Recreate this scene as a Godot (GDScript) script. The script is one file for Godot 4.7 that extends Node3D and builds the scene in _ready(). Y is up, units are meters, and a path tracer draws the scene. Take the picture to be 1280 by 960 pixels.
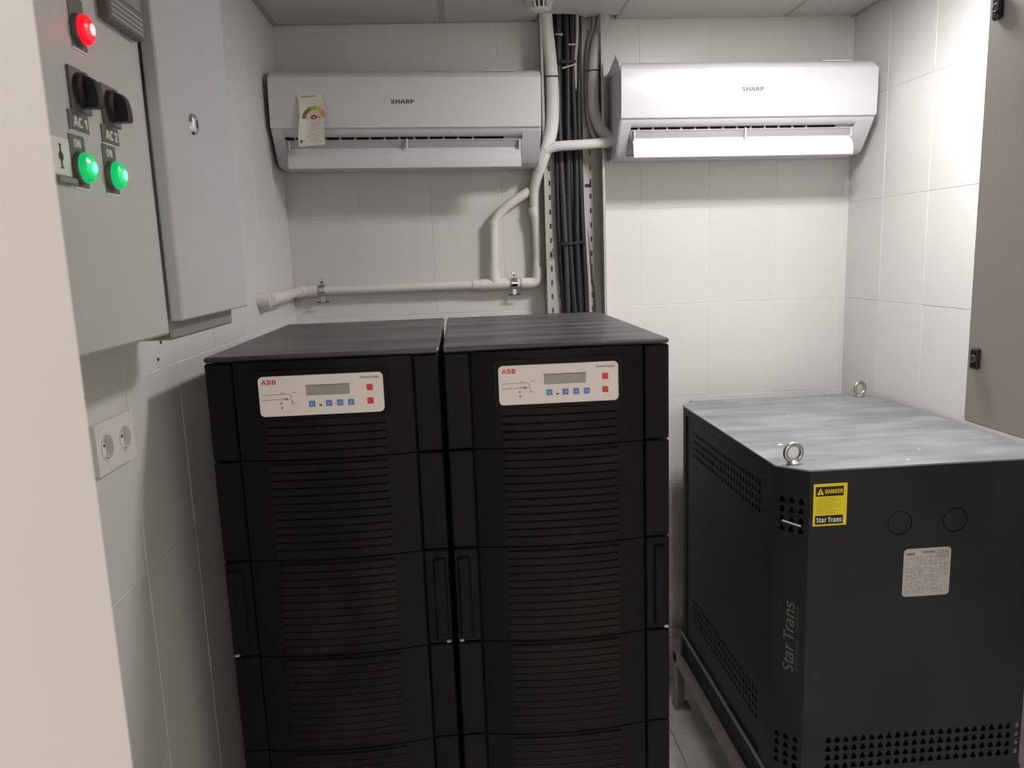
extends Node3D
# Small electrical room: two black power cabinets, a transformer, two wall air conditioners and switch boxes.

var rng := RandomNumberGenerator.new()
var M := {}
var used := {}

# ---------------------------------------------------------------- mesh helpers
class MB:
	var v := PackedVector3Array()
	var n := PackedVector3Array()
	var uv := PackedVector2Array()
	func tri(a: Vector3, b: Vector3, c: Vector3, na: Vector3, nb: Vector3, nc: Vector3, ua := Vector2.ZERO, ub := Vector2.ZERO, uc := Vector2.ZERO) -> void:
		var g := (b - a).cross(c - a)
		if g.length_squared() < 1e-20:
			return
		if g.dot(na + nb + nc) > 0.0:
			v.append_array([a, c, b]); n.append_array([na, nc, nb]); uv.append_array([ua, uc, ub])
		else:
			v.append_array([a, b, c]); n.append_array([na, nb, nc]); uv.append_array([ua, ub, uc])
	func quad(a: Vector3, b: Vector3, c: Vector3, d: Vector3, nn: Vector3) -> void:
		tri(a, b, c, nn, nn, nn, Vector2(0, 1), Vector2(1, 1), Vector2(1, 0))
		tri(a, c, d, nn, nn, nn, Vector2(0, 1), Vector2(1, 0), Vector2(0, 0))
	func quads(a: Vector3, b: Vector3, c: Vector3, d: Vector3, na: Vector3, nb: Vector3, nc: Vector3, nd: Vector3) -> void:
		tri(a, b, c, na, nb, nc)
		tri(a, c, d, na, nc, nd)
	# box centred at c, size s, chamfer k
	func box(c: Vector3, s: Vector3, k := 0.0, bs := Basis.IDENTITY) -> void:
		var h := s / 2.0
		k = minf(k, minf(h.x, minf(h.y, h.z)) * 0.9)
		for ax in 3:
			for sg in [-1.0, 1.0]:
				var i := (ax + 1) % 3
				var j := (ax + 2) % 3
				var p := []
				for q in [[-1, -1], [1, -1], [1, 1], [-1, 1]]:
					var w := Vector3.ZERO
					w[ax] = sg * h[ax]; w[i] = q[0] * (h[i] - k); w[j] = q[1] * (h[j] - k)
					p.append(c + bs * w)
				var nn := Vector3.ZERO
				nn[ax] = sg
				quad(p[0], p[1], p[2], p[3], bs * nn)
				if k > 0.0 :
					for sg2 in [-1.0, 1.0]:   # edge between ax and i
						var e := []
						for q in [[0, -1], [0, 1], [1, 1], [1, -1]]:
							var w := Vector3.ZERO
							w[j] = q[1] * (h[j] - k)
							w[ax] = sg * (h[ax] if q[0] == 0 else h[ax] - k)
							w[i] = sg2 * (h[i] - k if q[0] == 0 else h[i])
							e.append(c + bs * w)
						var en := Vector3.ZERO
						en[ax] = sg; en[i] = sg2
						quad(e[0], e[1], e[2], e[3], bs * en.normalized())
		if k > 0.0:
			for a in [-1, 1]:
				for b in [-1, 1]:
					for d in [-1, 1]:
						var s3 := Vector3(a, b, d)
						var nn := s3.normalized()
						tri(c + bs * (s3 * Vector3(h.x, h.y - k, h.z - k)), c + bs * (s3 * Vector3(h.x - k, h.y, h.z - k)), c + bs * (s3 * Vector3(h.x - k, h.y - k, h.z)), bs * nn, bs * nn, bs * nn)
	# polygon pts (in the x,y of T), extruded along T's z from z0 to z1; wall normals smoothed below ~35 degrees
	func prism(pts: PackedVector2Array, z0: float, z1: float, T := Transform3D.IDENTITY, caps := true, closed := true) -> void:
		var m := pts.size()
		var area := 0.0
		for i in m:
			area += pts[i].cross(pts[(i + 1) % m])
		var sgn := 1.0 if area > 0 else -1.0
		var en := []
		for i in m:
			var d := pts[(i + 1) % m] - pts[i]
			en.append(Vector2(d.y, -d.x).normalized() * sgn)
		var last := m if closed else m - 1
		for i in last:
			var j := (i + 1) % m
			var e0: Vector2 = en[i]
			var ep: Vector2 = en[(i + m - 1) % m]
			var ex: Vector2 = en[j]
			var na := (e0 + ep).normalized() if e0.dot(ep) > 0.8 and (closed or i > 0) else e0
			var nb := (e0 + ex).normalized() if e0.dot(ex) > 0.8 and (closed or j < m - 1) else e0
			var A := T.basis * Vector3(na.x, na.y, 0)
			var B := T.basis * Vector3(nb.x, nb.y, 0)
			quads(T * Vector3(pts[i].x, pts[i].y, z0), T * Vector3(pts[j].x, pts[j].y, z0), T * Vector3(pts[j].x, pts[j].y, z1), T * Vector3(pts[i].x, pts[i].y, z1), A, B, B, A)
		if caps:
			var ix := Geometry2D.triangulate_polygon(pts)
			for k in range(0, ix.size(), 3):
				for zz in [[z0, -1.0], [z1, 1.0]]:
					var nn: Vector3 = T.basis * Vector3(0, 0, zz[1])
					var p := []
					for q in 3:
						p.append(T * Vector3(pts[ix[k + q]].x, pts[ix[k + q]].y, zz[0]))
					tri(p[0], p[1], p[2], nn, nn, nn)
	# profile [Vector2(radius, height)] turned about T's y axis
	func lathe(prof: Array, seg: int, T := Transform3D.IDENTITY) -> void:
		for i in prof.size() - 1:
			var a: Vector2 = prof[i]
			var b: Vector2 = prof[i + 1]
			var d := b - a
			var pn := Vector2(d.y, -d.x).normalized()
			if pn.length() < 0.5:
				continue
			for k in seg:
				var t0 := TAU * k / seg
				var t1 := TAU * (k + 1) / seg
				var c0 := Vector3(cos(t0), 0, sin(t0))
				var c1 := Vector3(cos(t1), 0, sin(t1))
				var n0 := T.basis * (c0 * pn.x + Vector3(0, pn.y, 0))
				var n1 := T.basis * (c1 * pn.x + Vector3(0, pn.y, 0))
				quads(T * (c0 * a.x + Vector3(0, a.y, 0)), T * (c1 * a.x + Vector3(0, a.y, 0)), T * (c1 * b.x + Vector3(0, b.y, 0)), T * (c0 * b.x + Vector3(0, b.y, 0)), n0, n1, n1, n0)
	func tube(path: PackedVector3Array, r: float, seg := 14, flat := 1.0, r1 := -1.0) -> void:
		var m := path.size()
		var t := (path[1] - path[0]).normalized()
		var u := t.cross(Vector3(0.3, 0.2, 1.0)).normalized()
		var rings := []
		var nrm := []
		for i in m:
			var tt := (path[mini(i + 1, m - 1)] - path[maxi(i - 1, 0)]).normalized()
			u = (u - tt * u.dot(tt)).normalized()
			var w := tt.cross(u)
			var rr := r if r1 < 0 else lerpf(r, r1, float(i) / (m - 1))
			var ring := []
			var rn := []
			for k in seg:
				var a := TAU * k / seg
				var d := u * cos(a) + w * sin(a) * flat
				ring.append(path[i] + d * rr)
				rn.append((u * cos(a) * flat + w * sin(a)).normalized())
			rings.append(ring); nrm.append(rn)
		for i in m - 1:
			for k in seg:
				var q := (k + 1) % seg
				quads(rings[i][k], rings[i][q], rings[i + 1][q], rings[i + 1][k], nrm[i][k], nrm[i][q], nrm[i + 1][q], nrm[i + 1][k])
		for e in [0, m - 1]:
			var nn := (path[0] - path[1]).normalized() if e == 0 else (path[m - 1] - path[m - 2]).normalized()
			for k in seg:
				tri(path[e], rings[e][k], rings[e][(k + 1) % seg], nn, nn, nn)
	# ball-ended torus of radius R, tube r in T's x,y plane
	func torus(R: float, r: float, T := Transform3D.IDENTITY, seg := 32, sides := 12) -> void:
		for i in seg:
			for k in sides:
				var P := []
				var N := []
				for q in [[i, k], [i + 1, k], [i + 1, k + 1], [i, k + 1]]:
					var a: float = TAU * q[0] / seg
					var b: float = TAU * q[1] / sides
					var c := Vector3(cos(a), sin(a), 0)
					var nn := c * cos(b) + Vector3(0, 0, sin(b))
					P.append(T * (c * R + nn * r)); N.append(T.basis * nn)
				quads(P[0], P[1], P[2], P[3], N[0], N[1], N[2], N[3])
	# flat sheet w x h in T's x,y (origin at its lower left), thickness th behind it, with holes: [cx, cy, cell_w, cell_h, PackedVector2Array around 0]
	func sheet(w: float, h: float, th: float, holes: Array, T := Transform3D.IDENTITY) -> void:
		var xs := [0.0, w]
		var ys := [0.0, h]
		for o in holes:
			xs.append_array([o[0] - o[2] / 2, o[0] + o[2] / 2]); ys.append_array([o[1] - o[3] / 2, o[1] + o[3] / 2])
		xs.sort(); ys.sort()
		var X := [xs[0]]
		for q in xs:
			if q - X[-1] > 1e-5: X.append(q)
		var Y := [ys[0]]
		for q in ys:
			if q - Y[-1] > 1e-5: Y.append(q)
		var F := T.basis * Vector3(0, 0, 1)
		for i in X.size() - 1:
			for j in Y.size() - 1:
				var c := Vector2((X[i] + X[i + 1]) / 2, (Y[j] + Y[j + 1]) / 2)
				var skip := false
				for o in holes:
					if absf(c.x - o[0]) < o[2] / 2 and absf(c.y - o[1]) < o[3] / 2:
						skip = true
						break
				if skip: continue
				for z in [0.0, -th]:
					quad(T * Vector3(X[i], Y[j], z), T * Vector3(X[i + 1], Y[j], z), T * Vector3(X[i + 1], Y[j + 1], z), T * Vector3(X[i], Y[j + 1], z), F if z == 0.0 else -F)
		for o in holes:
			var ps: PackedVector2Array = o[4]
			var m := ps.size()
			var cc := Vector2(o[0], o[1])
			var outer := []
			for p in ps:    # radial point on the cell border
				var k := minf(o[2] / 2 / maxf(absf(p.x), 1e-6), o[3] / 2 / maxf(absf(p.y), 1e-6))
				outer.append(p * k)
			for i in m:
				var j := (i + 1) % m
				var corner := []
				var oa: Vector2 = outer[i]
				var ob: Vector2 = outer[j]
				var same := absf(oa.x - ob.x) < 1e-6 or absf(oa.y - ob.y) < 1e-6
				for z in [0.0, -th]:
					var nn := F if z == 0.0 else -F
					var a := T * Vector3(cc.x + ps[i].x, cc.y + ps[i].y, z)
					var b := T * Vector3(cc.x + ps[j].x, cc.y + ps[j].y, z)
					var d := T * Vector3(cc.x + oa.x, cc.y + oa.y, z)
					var e := T * Vector3(cc.x + ob.x, cc.y + ob.y, z)
					quad(a, b, e, d, nn)
					if not same:
						var mid := (oa + ob) / 2
						var cr := Vector2(signf(mid.x) * o[2] / 2, signf(mid.y) * o[3] / 2)
						tri(d, e, T * Vector3(cc.x + cr.x, cc.y + cr.y, z), nn, nn, nn)
				var d2 := ps[j] - ps[i]
				var wn := Vector2(-d2.y, d2.x).normalized()
				if wn.dot(ps[i]) > 0: wn = -wn
				quad(T * Vector3(cc.x + ps[i].x, cc.y + ps[i].y, 0), T * Vector3(cc.x + ps[j].x, cc.y + ps[j].y, 0), T * Vector3(cc.x + ps[j].x, cc.y + ps[j].y, -th), T * Vector3(cc.x + ps[i].x, cc.y + ps[i].y, -th), T.basis * Vector3(wn.x, wn.y, 0))
		for s in [[Vector3(0, 0, 0), Vector3(w, 0, 0), Vector3(0, -1, 0)], [Vector3(0, h, 0), Vector3(w, h, 0), Vector3(0, 1, 0)], [Vector3(0, 0, 0), Vector3(0, h, 0), Vector3(-1, 0, 0)], [Vector3(w, 0, 0), Vector3(w, h, 0), Vector3(1, 0, 0)]]:
			var bk := Vector3(0, 0, -th)
			quad(T * s[0], T * s[1], T * (s[1] + bk), T * (s[0] + bk), T.basis * s[2])
	func mesh() -> ArrayMesh:
		var a := []
		a.resize(Mesh.ARRAY_MAX)
		a[Mesh.ARRAY_VERTEX] = v; a[Mesh.ARRAY_NORMAL] = n; a[Mesh.ARRAY_TEX_UV] = uv
		var m := ArrayMesh.new()
		m.add_surface_from_arrays(Mesh.PRIMITIVE_TRIANGLES, a)
		return m

func numbered(s: String) -> String:
	var k: int = used.get(s, 0)
	used[s] = k + 1
	return s if k == 0 else "%s_%03d" % [s, k]

# commits a builder (or a mesh) as one named mesh under parent
func obj(called: String, shape, material: Material, parent: Node = self, at := Vector3.ZERO) -> MeshInstance3D:
	var o := MeshInstance3D.new()
	o.mesh = shape.mesh() if shape is MB else shape
	o.material_override = material
	o.position = at
	if parent == self:
		o.name = numbered(called)
	else:
		var k := 0
		while parent.has_node(NodePath(called if k == 0 else "%s_%03d" % [called, k])): k += 1
		o.name = called if k == 0 else "%s_%03d" % [called, k]
	parent.add_child(o, true)
	return o

func node(called: String, at := Vector3.ZERO) -> Node3D:
	var o := Node3D.new()
	o.name = numbered(called)
	o.position = at
	add_child(o, true)
	return o

func tag(o: Node, label: String, category: String, group := "") -> Node:
	o.set_meta("label", label)
	o.set_meta("category", category)
	if group: o.set_meta("group", group)
	return o

func struct(o: Node) -> Node:
	o.set_meta("kind", "structure")
	return o

func bx(c: Vector3, s: Vector3, k := 0.0) -> MB:
	var b := MB.new()
	b.box(c, s, k)
	return b

func tub(pts: Array, r: float, bend := 0.0, seg := 14) -> MB:
	var b := MB.new()
	b.tube(rounded(pts, bend), r, seg)
	return b

func rounded(pts: Array, bend: float) -> PackedVector3Array:
	var out := PackedVector3Array([pts[0]])
	for i in range(1, pts.size() - 1):
		var p: Vector3 = pts[i]
		var a: Vector3 = pts[i - 1] - p
		var c: Vector3 = pts[i + 1] - p
		var d := minf(bend, minf(a.length(), c.length()) * 0.48)
		var p0 := p + a.normalized() * d
		var p1 := p + c.normalized() * d
		if bend <= 0.0:
			out.append(p)
			continue
		for k in 7:
			var t := k / 6.0
			out.append(p0 * (1 - t) * (1 - t) + p * 2 * t * (1 - t) + p1 * t * t)
	out.append(pts[-1])
	return out

func circle(r: float, m := 24, sx := 1.0) -> PackedVector2Array:
	var p := PackedVector2Array()
	for k in m:
		p.append(Vector2(cos(TAU * (k + 0.5) / m) * r * sx, sin(TAU * (k + 0.5) / m) * r))
	return p

func rrect(w: float, h: float, r: float, m := 5) -> PackedVector2Array:
	var p := PackedVector2Array()
	for q in [[1, 1, 0.0], [-1, 1, PI / 2], [-1, -1, PI], [1, -1, PI * 1.5]]:
		for k in m + 1:
			var a: float = q[2] + PI / 2 * k / m
			p.append(Vector2(q[0] * (w / 2 - r) + cos(a) * r, q[1] * (h / 2 - r) + sin(a) * r))
	return p

func text(called: String, s: String, height: float, width: float, material: Material, parent: Node, T: Transform3D, font := "Droid Sans", weight := 400, italic := false) -> MeshInstance3D:
	var f := SystemFont.new()
	f.font_names = PackedStringArray([font])
	f.font_weight = weight
	var t := TextMesh.new()
	t.text = s
	t.font = f
	t.font_size = 32
	t.pixel_size = 0.01
	t.depth = 0.01
	t.curve_step = 2.0
	var bb := t.get_aabb()
	var o := obj(called, t, material, parent)
	var sx := width / bb.size.x
	var sy := height / bb.size.y
	var bs := Basis(Vector3(sx, 0, 0), Vector3(sy * (0.25 if italic else 0.0), sy, 0), Vector3(0, 0, 0.05))
	var ctr := bs * (bb.position + bb.size / 2)
	ctr.z = 0.0
	o.transform = T * Transform3D(bs, -ctr)
	return o

func mat(key: String, c: Color, rough := 0.5, metal := 0.0, spec := 0.5) -> StandardMaterial3D:
	var m := StandardMaterial3D.new()
	m.resource_name = key
	m.albedo_color = c
	m.roughness = rough
	m.metallic = metal
	m.metallic_specular = spec
	M[key] = m
	return m

func noise_tex(freq: float, oct: int, lo: Color, hi: Color, seed := 1, size := 256, at0 := 0.3, at1 := 0.7) -> NoiseTexture2D:
	var n := FastNoiseLite.new()
	n.seed = seed
	n.frequency = freq
	n.fractal_octaves = oct
	n.noise_type = FastNoiseLite.TYPE_SIMPLEX_SMOOTH
	var t := NoiseTexture2D.new()
	t.width = size; t.height = size
	t.seamless = true
	t.noise = n
	var g := Gradient.new()
	g.offsets = PackedFloat32Array([at0, at1])
	g.colors = PackedColorArray([lo, hi])
	t.color_ramp = g
	return t

func tri_tex(m: StandardMaterial3D, t: Texture2D, scale: Vector3) -> void:
	m.albedo_texture = t
	m.uv1_triplanar = true
	m.uv1_world_triplanar = true
	m.uv1_scale = scale

const XL := -0.58
const XR := 1.45
const HC := 2.495
const ZF := 2.33

func _ready() -> void:
	rng.seed = 11
	# ---------------- camera, light, exposure
	var cam := Camera3D.new()
	cam.name = "camera"
	var pitch := 0.166132
	var yaw := 0.0662666
	var roll := 0.036303
	var fw := Vector3(sin(yaw) * cos(pitch), -sin(pitch), -cos(yaw) * cos(pitch))
	var ri := Vector3(cos(yaw), 0, sin(yaw))
	var up := ri.cross(fw)
	var r2 := ri * cos(roll) - up * sin(roll)
	var u2 := ri * sin(roll) + up * cos(roll)
	cam.transform = Transform3D(Basis(r2, u2, -fw), Vector3(0, 1.7, 2.78))
	cam.fov = rad_to_deg(2.0 * atan(480.0 / 952.4))
	cam.near = 0.05
	var lens := CameraAttributesPhysical.new()      # a phone's small lens: only the near door jamb goes soft
	lens.frustum_focal_length = 12.0 / (480.0 / 952.4)
	lens.frustum_focus_distance = 2.1
	lens.exposure_aperture = 10.0
	lens.frustum_near = 0.05
	lens.frustum_far = 50.0
	cam.attributes = lens
	add_child(cam)
	cam.current = true
	var we := WorldEnvironment.new()
	we.name = "environment"
	var env := Environment.new()
	env.background_mode = Environment.BG_COLOR
	env.background_color = Color(0, 0, 0)
	env.tonemap_mode = Environment.TONE_MAPPER_LINEAR
	env.tonemap_exposure = 2.3
	env.sdfgi_enabled = true
	env.ssao_enabled = true
	env.ssil_enabled = true
	we.environment = env
	add_child(we)
	ceiling_lamp(Vector3(0.95, HC, 0.95), Vector2(0.28, 0.28), Color(1.0, 0.985, 0.98), 0.88, "white square lamp panel set in the ceiling above the transformer")
	ceiling_lamp(Vector3(0.40, HC, 4.30), Vector2(0.55, 0.55), Color(1.0, 0.96, 0.935), 2.5, "warm square lamp panel in the ceiling outside the doorway")
	materials()
	room()
	ups_pair()
	transformer()
	stand()
	air_conditioners()
	tray_and_cables()
	pipes()
	left_boxes()
	right_cabinet()
	small_things()

func materials() -> void:
	mat("tile_a", Color(0.86, 0.855, 0.845), 0.32)
	mat("tile_b", Color(0.85, 0.845, 0.835), 0.36)
	mat("tile_c", Color(0.865, 0.858, 0.85), 0.30)
	mat("grout", Color(0.90, 0.895, 0.885), 0.9)
	mat("grout_floor", Color(0.5, 0.5, 0.49), 0.9)
	var ft := mat("floor_tile", Color(1, 1, 1), 0.45)
	tri_tex(ft, noise_tex(0.012, 4, Color(0.79, 0.79, 0.78), Color(0.88, 0.88, 0.87), 4), Vector3(1.3, 1.3, 1.3))
	mat("paint", Color(0.84, 0.83, 0.81), 0.7)
	mat("cream", Color(0.965, 0.945, 0.925), 0.5)
	mat("ceil", Color(0.80, 0.79, 0.775), 0.9)
	mat("ceil_bar", Color(0.68, 0.67, 0.655), 0.6)
	var bk := mat("black", Color(0.050, 0.047, 0.047), 0.42)
	bk.metallic_specular = 0.28
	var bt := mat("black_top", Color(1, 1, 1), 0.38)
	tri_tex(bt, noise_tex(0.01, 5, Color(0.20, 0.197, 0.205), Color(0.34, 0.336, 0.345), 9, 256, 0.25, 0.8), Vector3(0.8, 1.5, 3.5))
	mat("black_side", Color(0.06, 0.06, 0.06), 0.5)
	var sl := mat("slat", Color(1, 1, 1), 0.45, 0.0, 0.28)
	tri_tex(sl, noise_tex(0.012, 4, Color(0.072, 0.068, 0.067), Color(0.125, 0.113, 0.104), 77, 256, 0.45, 0.95), Vector3(1.2, 0.9, 1.2))
	mat("dark", Color(0.02, 0.02, 0.02), 0.8)
	var tr := mat("anthracite", Color(1, 1, 1), 0.55)
	tri_tex(tr, noise_tex(0.008, 4, Color(0.118, 0.130, 0.140), Color(0.148, 0.160, 0.170), 21), Vector3(1, 1, 1))
	var gv := mat("galvanised", Color(1, 1, 1), 0.5, 0.15)
	tri_tex(gv, noise_tex(0.010, 5, Color(0.48, 0.495, 0.515), Color(0.62, 0.63, 0.645), 31, 512, 0.1, 0.9), Vector3(0.55, 1, 1.9))
	tr.metallic_specular = 0.4
	mat("steel", Color(0.72, 0.70, 0.67), 0.3, 0.9)
	mat("chrome", Color(0.82, 0.82, 0.82), 0.18, 1.0)
	mat("tray", Color(0.70, 0.70, 0.68), 0.5, 0.25)
	mat("angle", Color(0.55, 0.55, 0.54), 0.6, 0.2)
	mat("ac_white", Color(0.845, 0.845, 0.855), 0.3)
	mat("ac_body", Color(0.82, 0.82, 0.83), 0.4)
	mat("ac_inner", Color(0.68, 0.68, 0.69), 0.5)
	mat("pvc", Color(0.87, 0.855, 0.835), 0.4)
	mat("wrap", Color(0.86, 0.855, 0.84), 0.6)
	mat("wrap_grey", Color(0.72, 0.71, 0.70), 0.5)
	mat("cable", Color(0.14, 0.135, 0.15), 0.5)
	mat("cable_grey", Color(0.24, 0.235, 0.245), 0.5)
	mat("cable_green", Color(0.33, 0.36, 0.25), 0.5)
	mat("tie_white", Color(0.75, 0.74, 0.70), 0.5)
	mat("tie_black", Color(0.08, 0.08, 0.08), 0.5)
	mat("box_grey", Color(0.74, 0.735, 0.73), 0.42)
	mat("door_grey", Color(0.71, 0.72, 0.73), 0.40)
	mat("edge_grey", Color(0.52, 0.51, 0.495), 0.5)
	mat("cab_grey", Color(0.77, 0.76, 0.735), 0.5)
	mat("plastic_black", Color(0.09, 0.085, 0.08), 0.4)
	mat("plate_dark", Color(0.40, 0.385, 0.37), 0.5)
	mat("label_dark", Color(0.36, 0.35, 0.34), 0.5)
	mat("label_white", Color(0.88, 0.87, 0.85), 0.5)
	mat("socket", Color(0.90, 0.89, 0.87), 0.3)
	mat("panel_plate", Color(0.90, 0.87, 0.85), 0.45)
	mat("lcd", Color(0.62, 0.61, 0.57), 0.25)
	mat("btn_blue", Color(0.36, 0.52, 0.78), 0.4)
	mat("btn_red", Color(0.86, 0.22, 0.18), 0.4)
	mat("print_red", Color(0.80, 0.16, 0.10), 0.5)
	mat("print_dark", Color(0.20, 0.19, 0.19), 0.6)
	mat("print_grey", Color(0.42, 0.42, 0.42), 0.6)
	mat("print_pale", Color(0.66, 0.66, 0.67), 0.6)
	mat("yellow", Color(0.93, 0.85, 0.12), 0.5)
	mat("yellow_dull", Color(0.74, 0.66, 0.12), 0.5)
	mat("print_black", Color(0.10, 0.08, 0.06), 0.6)
	mat("print_white", Color(0.9, 0.9, 0.88), 0.5)
	mat("paper", Color(0.88, 0.87, 0.83), 0.7)

func glow(key: String, c: Color, e: float, rough := 0.3) -> StandardMaterial3D:
	var m := mat(key, c, rough)
	m.emission_enabled = true
	m.emission = c
	m.emission_energy_multiplier = e
	return m

func ceiling_lamp(at: Vector3, size: Vector2, c: Color, energy: float, label: String) -> void:
	var t := node("ceiling_light", at)
	tag(t, label, "ceiling light")
	var fr := MB.new()
	for s in [-1.0, 1.0]:
		fr.box(Vector3(s * (size.x / 2 - 0.008), -0.004, 0), Vector3(0.016, 0.012, size.y), 0.002)
		fr.box(Vector3(0, -0.004, s * (size.y / 2 - 0.008)), Vector3(size.x - 0.032, 0.012, 0.016), 0.002)
	obj("frame", fr, mat("lamp_frame", Color(0.85, 0.85, 0.85), 0.5), t)
	obj("diffuser", bx(Vector3(0, 0.0, 0), Vector3(size.x - 0.03, 0.006, size.y - 0.03)), glow("diffuser_glow", c, 1.0, 0.5), t)
	var l := AreaLight3D.new()
	l.name = "lamp_light"
	l.light_color = c
	l.light_energy = energy
	l.area_size = size - Vector2(0.05, 0.05)
	l.area_range = 8.0
	l.area_attenuation = 2.0
	l.shadow_enabled = true
	l.rotation_degrees = Vector3(-90, 0, 0)
	l.position = Vector3(0, -0.014, 0)
	t.add_child(l)

# ---------------------------------------------------------------- the room
var tile_cache := {}
func tile_mesh(w: float, h: float) -> ArrayMesh:
	var key := "%.3f_%.3f" % [w, h]
	if not tile_cache.has(key):
		var b := MB.new()
		b.box(Vector3(0, 0, -0.004), Vector3(w, h, 0.008), 0.0007)
		tile_cache[key] = b.mesh()
	return tile_cache[key]

# tiles over a rectangle [0,w] x [y0,y1] in T's x,y plane, facing T's z; joints at ux + k*tw and uy + k*th
func tile_field(parent: Node, T: Transform3D, w: float, y0: float, y1: float, tw: float, th: float, ux: float, uy: float, gap: float, called := "tile", kinds := ["tile_a", "tile_b", "tile_c"]) -> void:
	var i0 := int(floor((0 - ux) / tw))
	var i1 := int(ceil((w - ux) / tw))
	var j0 := int(floor((y0 - uy) / th))
	var j1 := int(ceil((y1 - uy) / th))
	for i in range(i0, i1):
		for j in range(j0, j1):
			var a := maxf(ux + i * tw + gap / 2, 0.0)
			var b := minf(ux + (i + 1) * tw - gap / 2, w)
			var c := maxf(uy + j * th + gap / 2, y0)
			var d := minf(uy + (j + 1) * th - gap / 2, y1)
			if b - a < 0.006 or d - c < 0.006: continue
			var o := MeshInstance3D.new()
			o.mesh = tile_mesh(b - a, d - c)
			o.material_override = M[kinds[rng.randi() % kinds.size()]]
			var tilt := Basis.from_euler(Vector3(rng.randf_range(-1, 1) * 0.0022, rng.randf_range(-1, 1) * 0.0022, 0))
			o.transform = T * Transform3D(tilt, Vector3((a + b) / 2, (c + d) / 2, 0))
			o.name = called + ("" if parent.get_child_count() == 1 else "_%03d" % (parent.get_child_count() - 1))
			parent.add_child(o, true)

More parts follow.
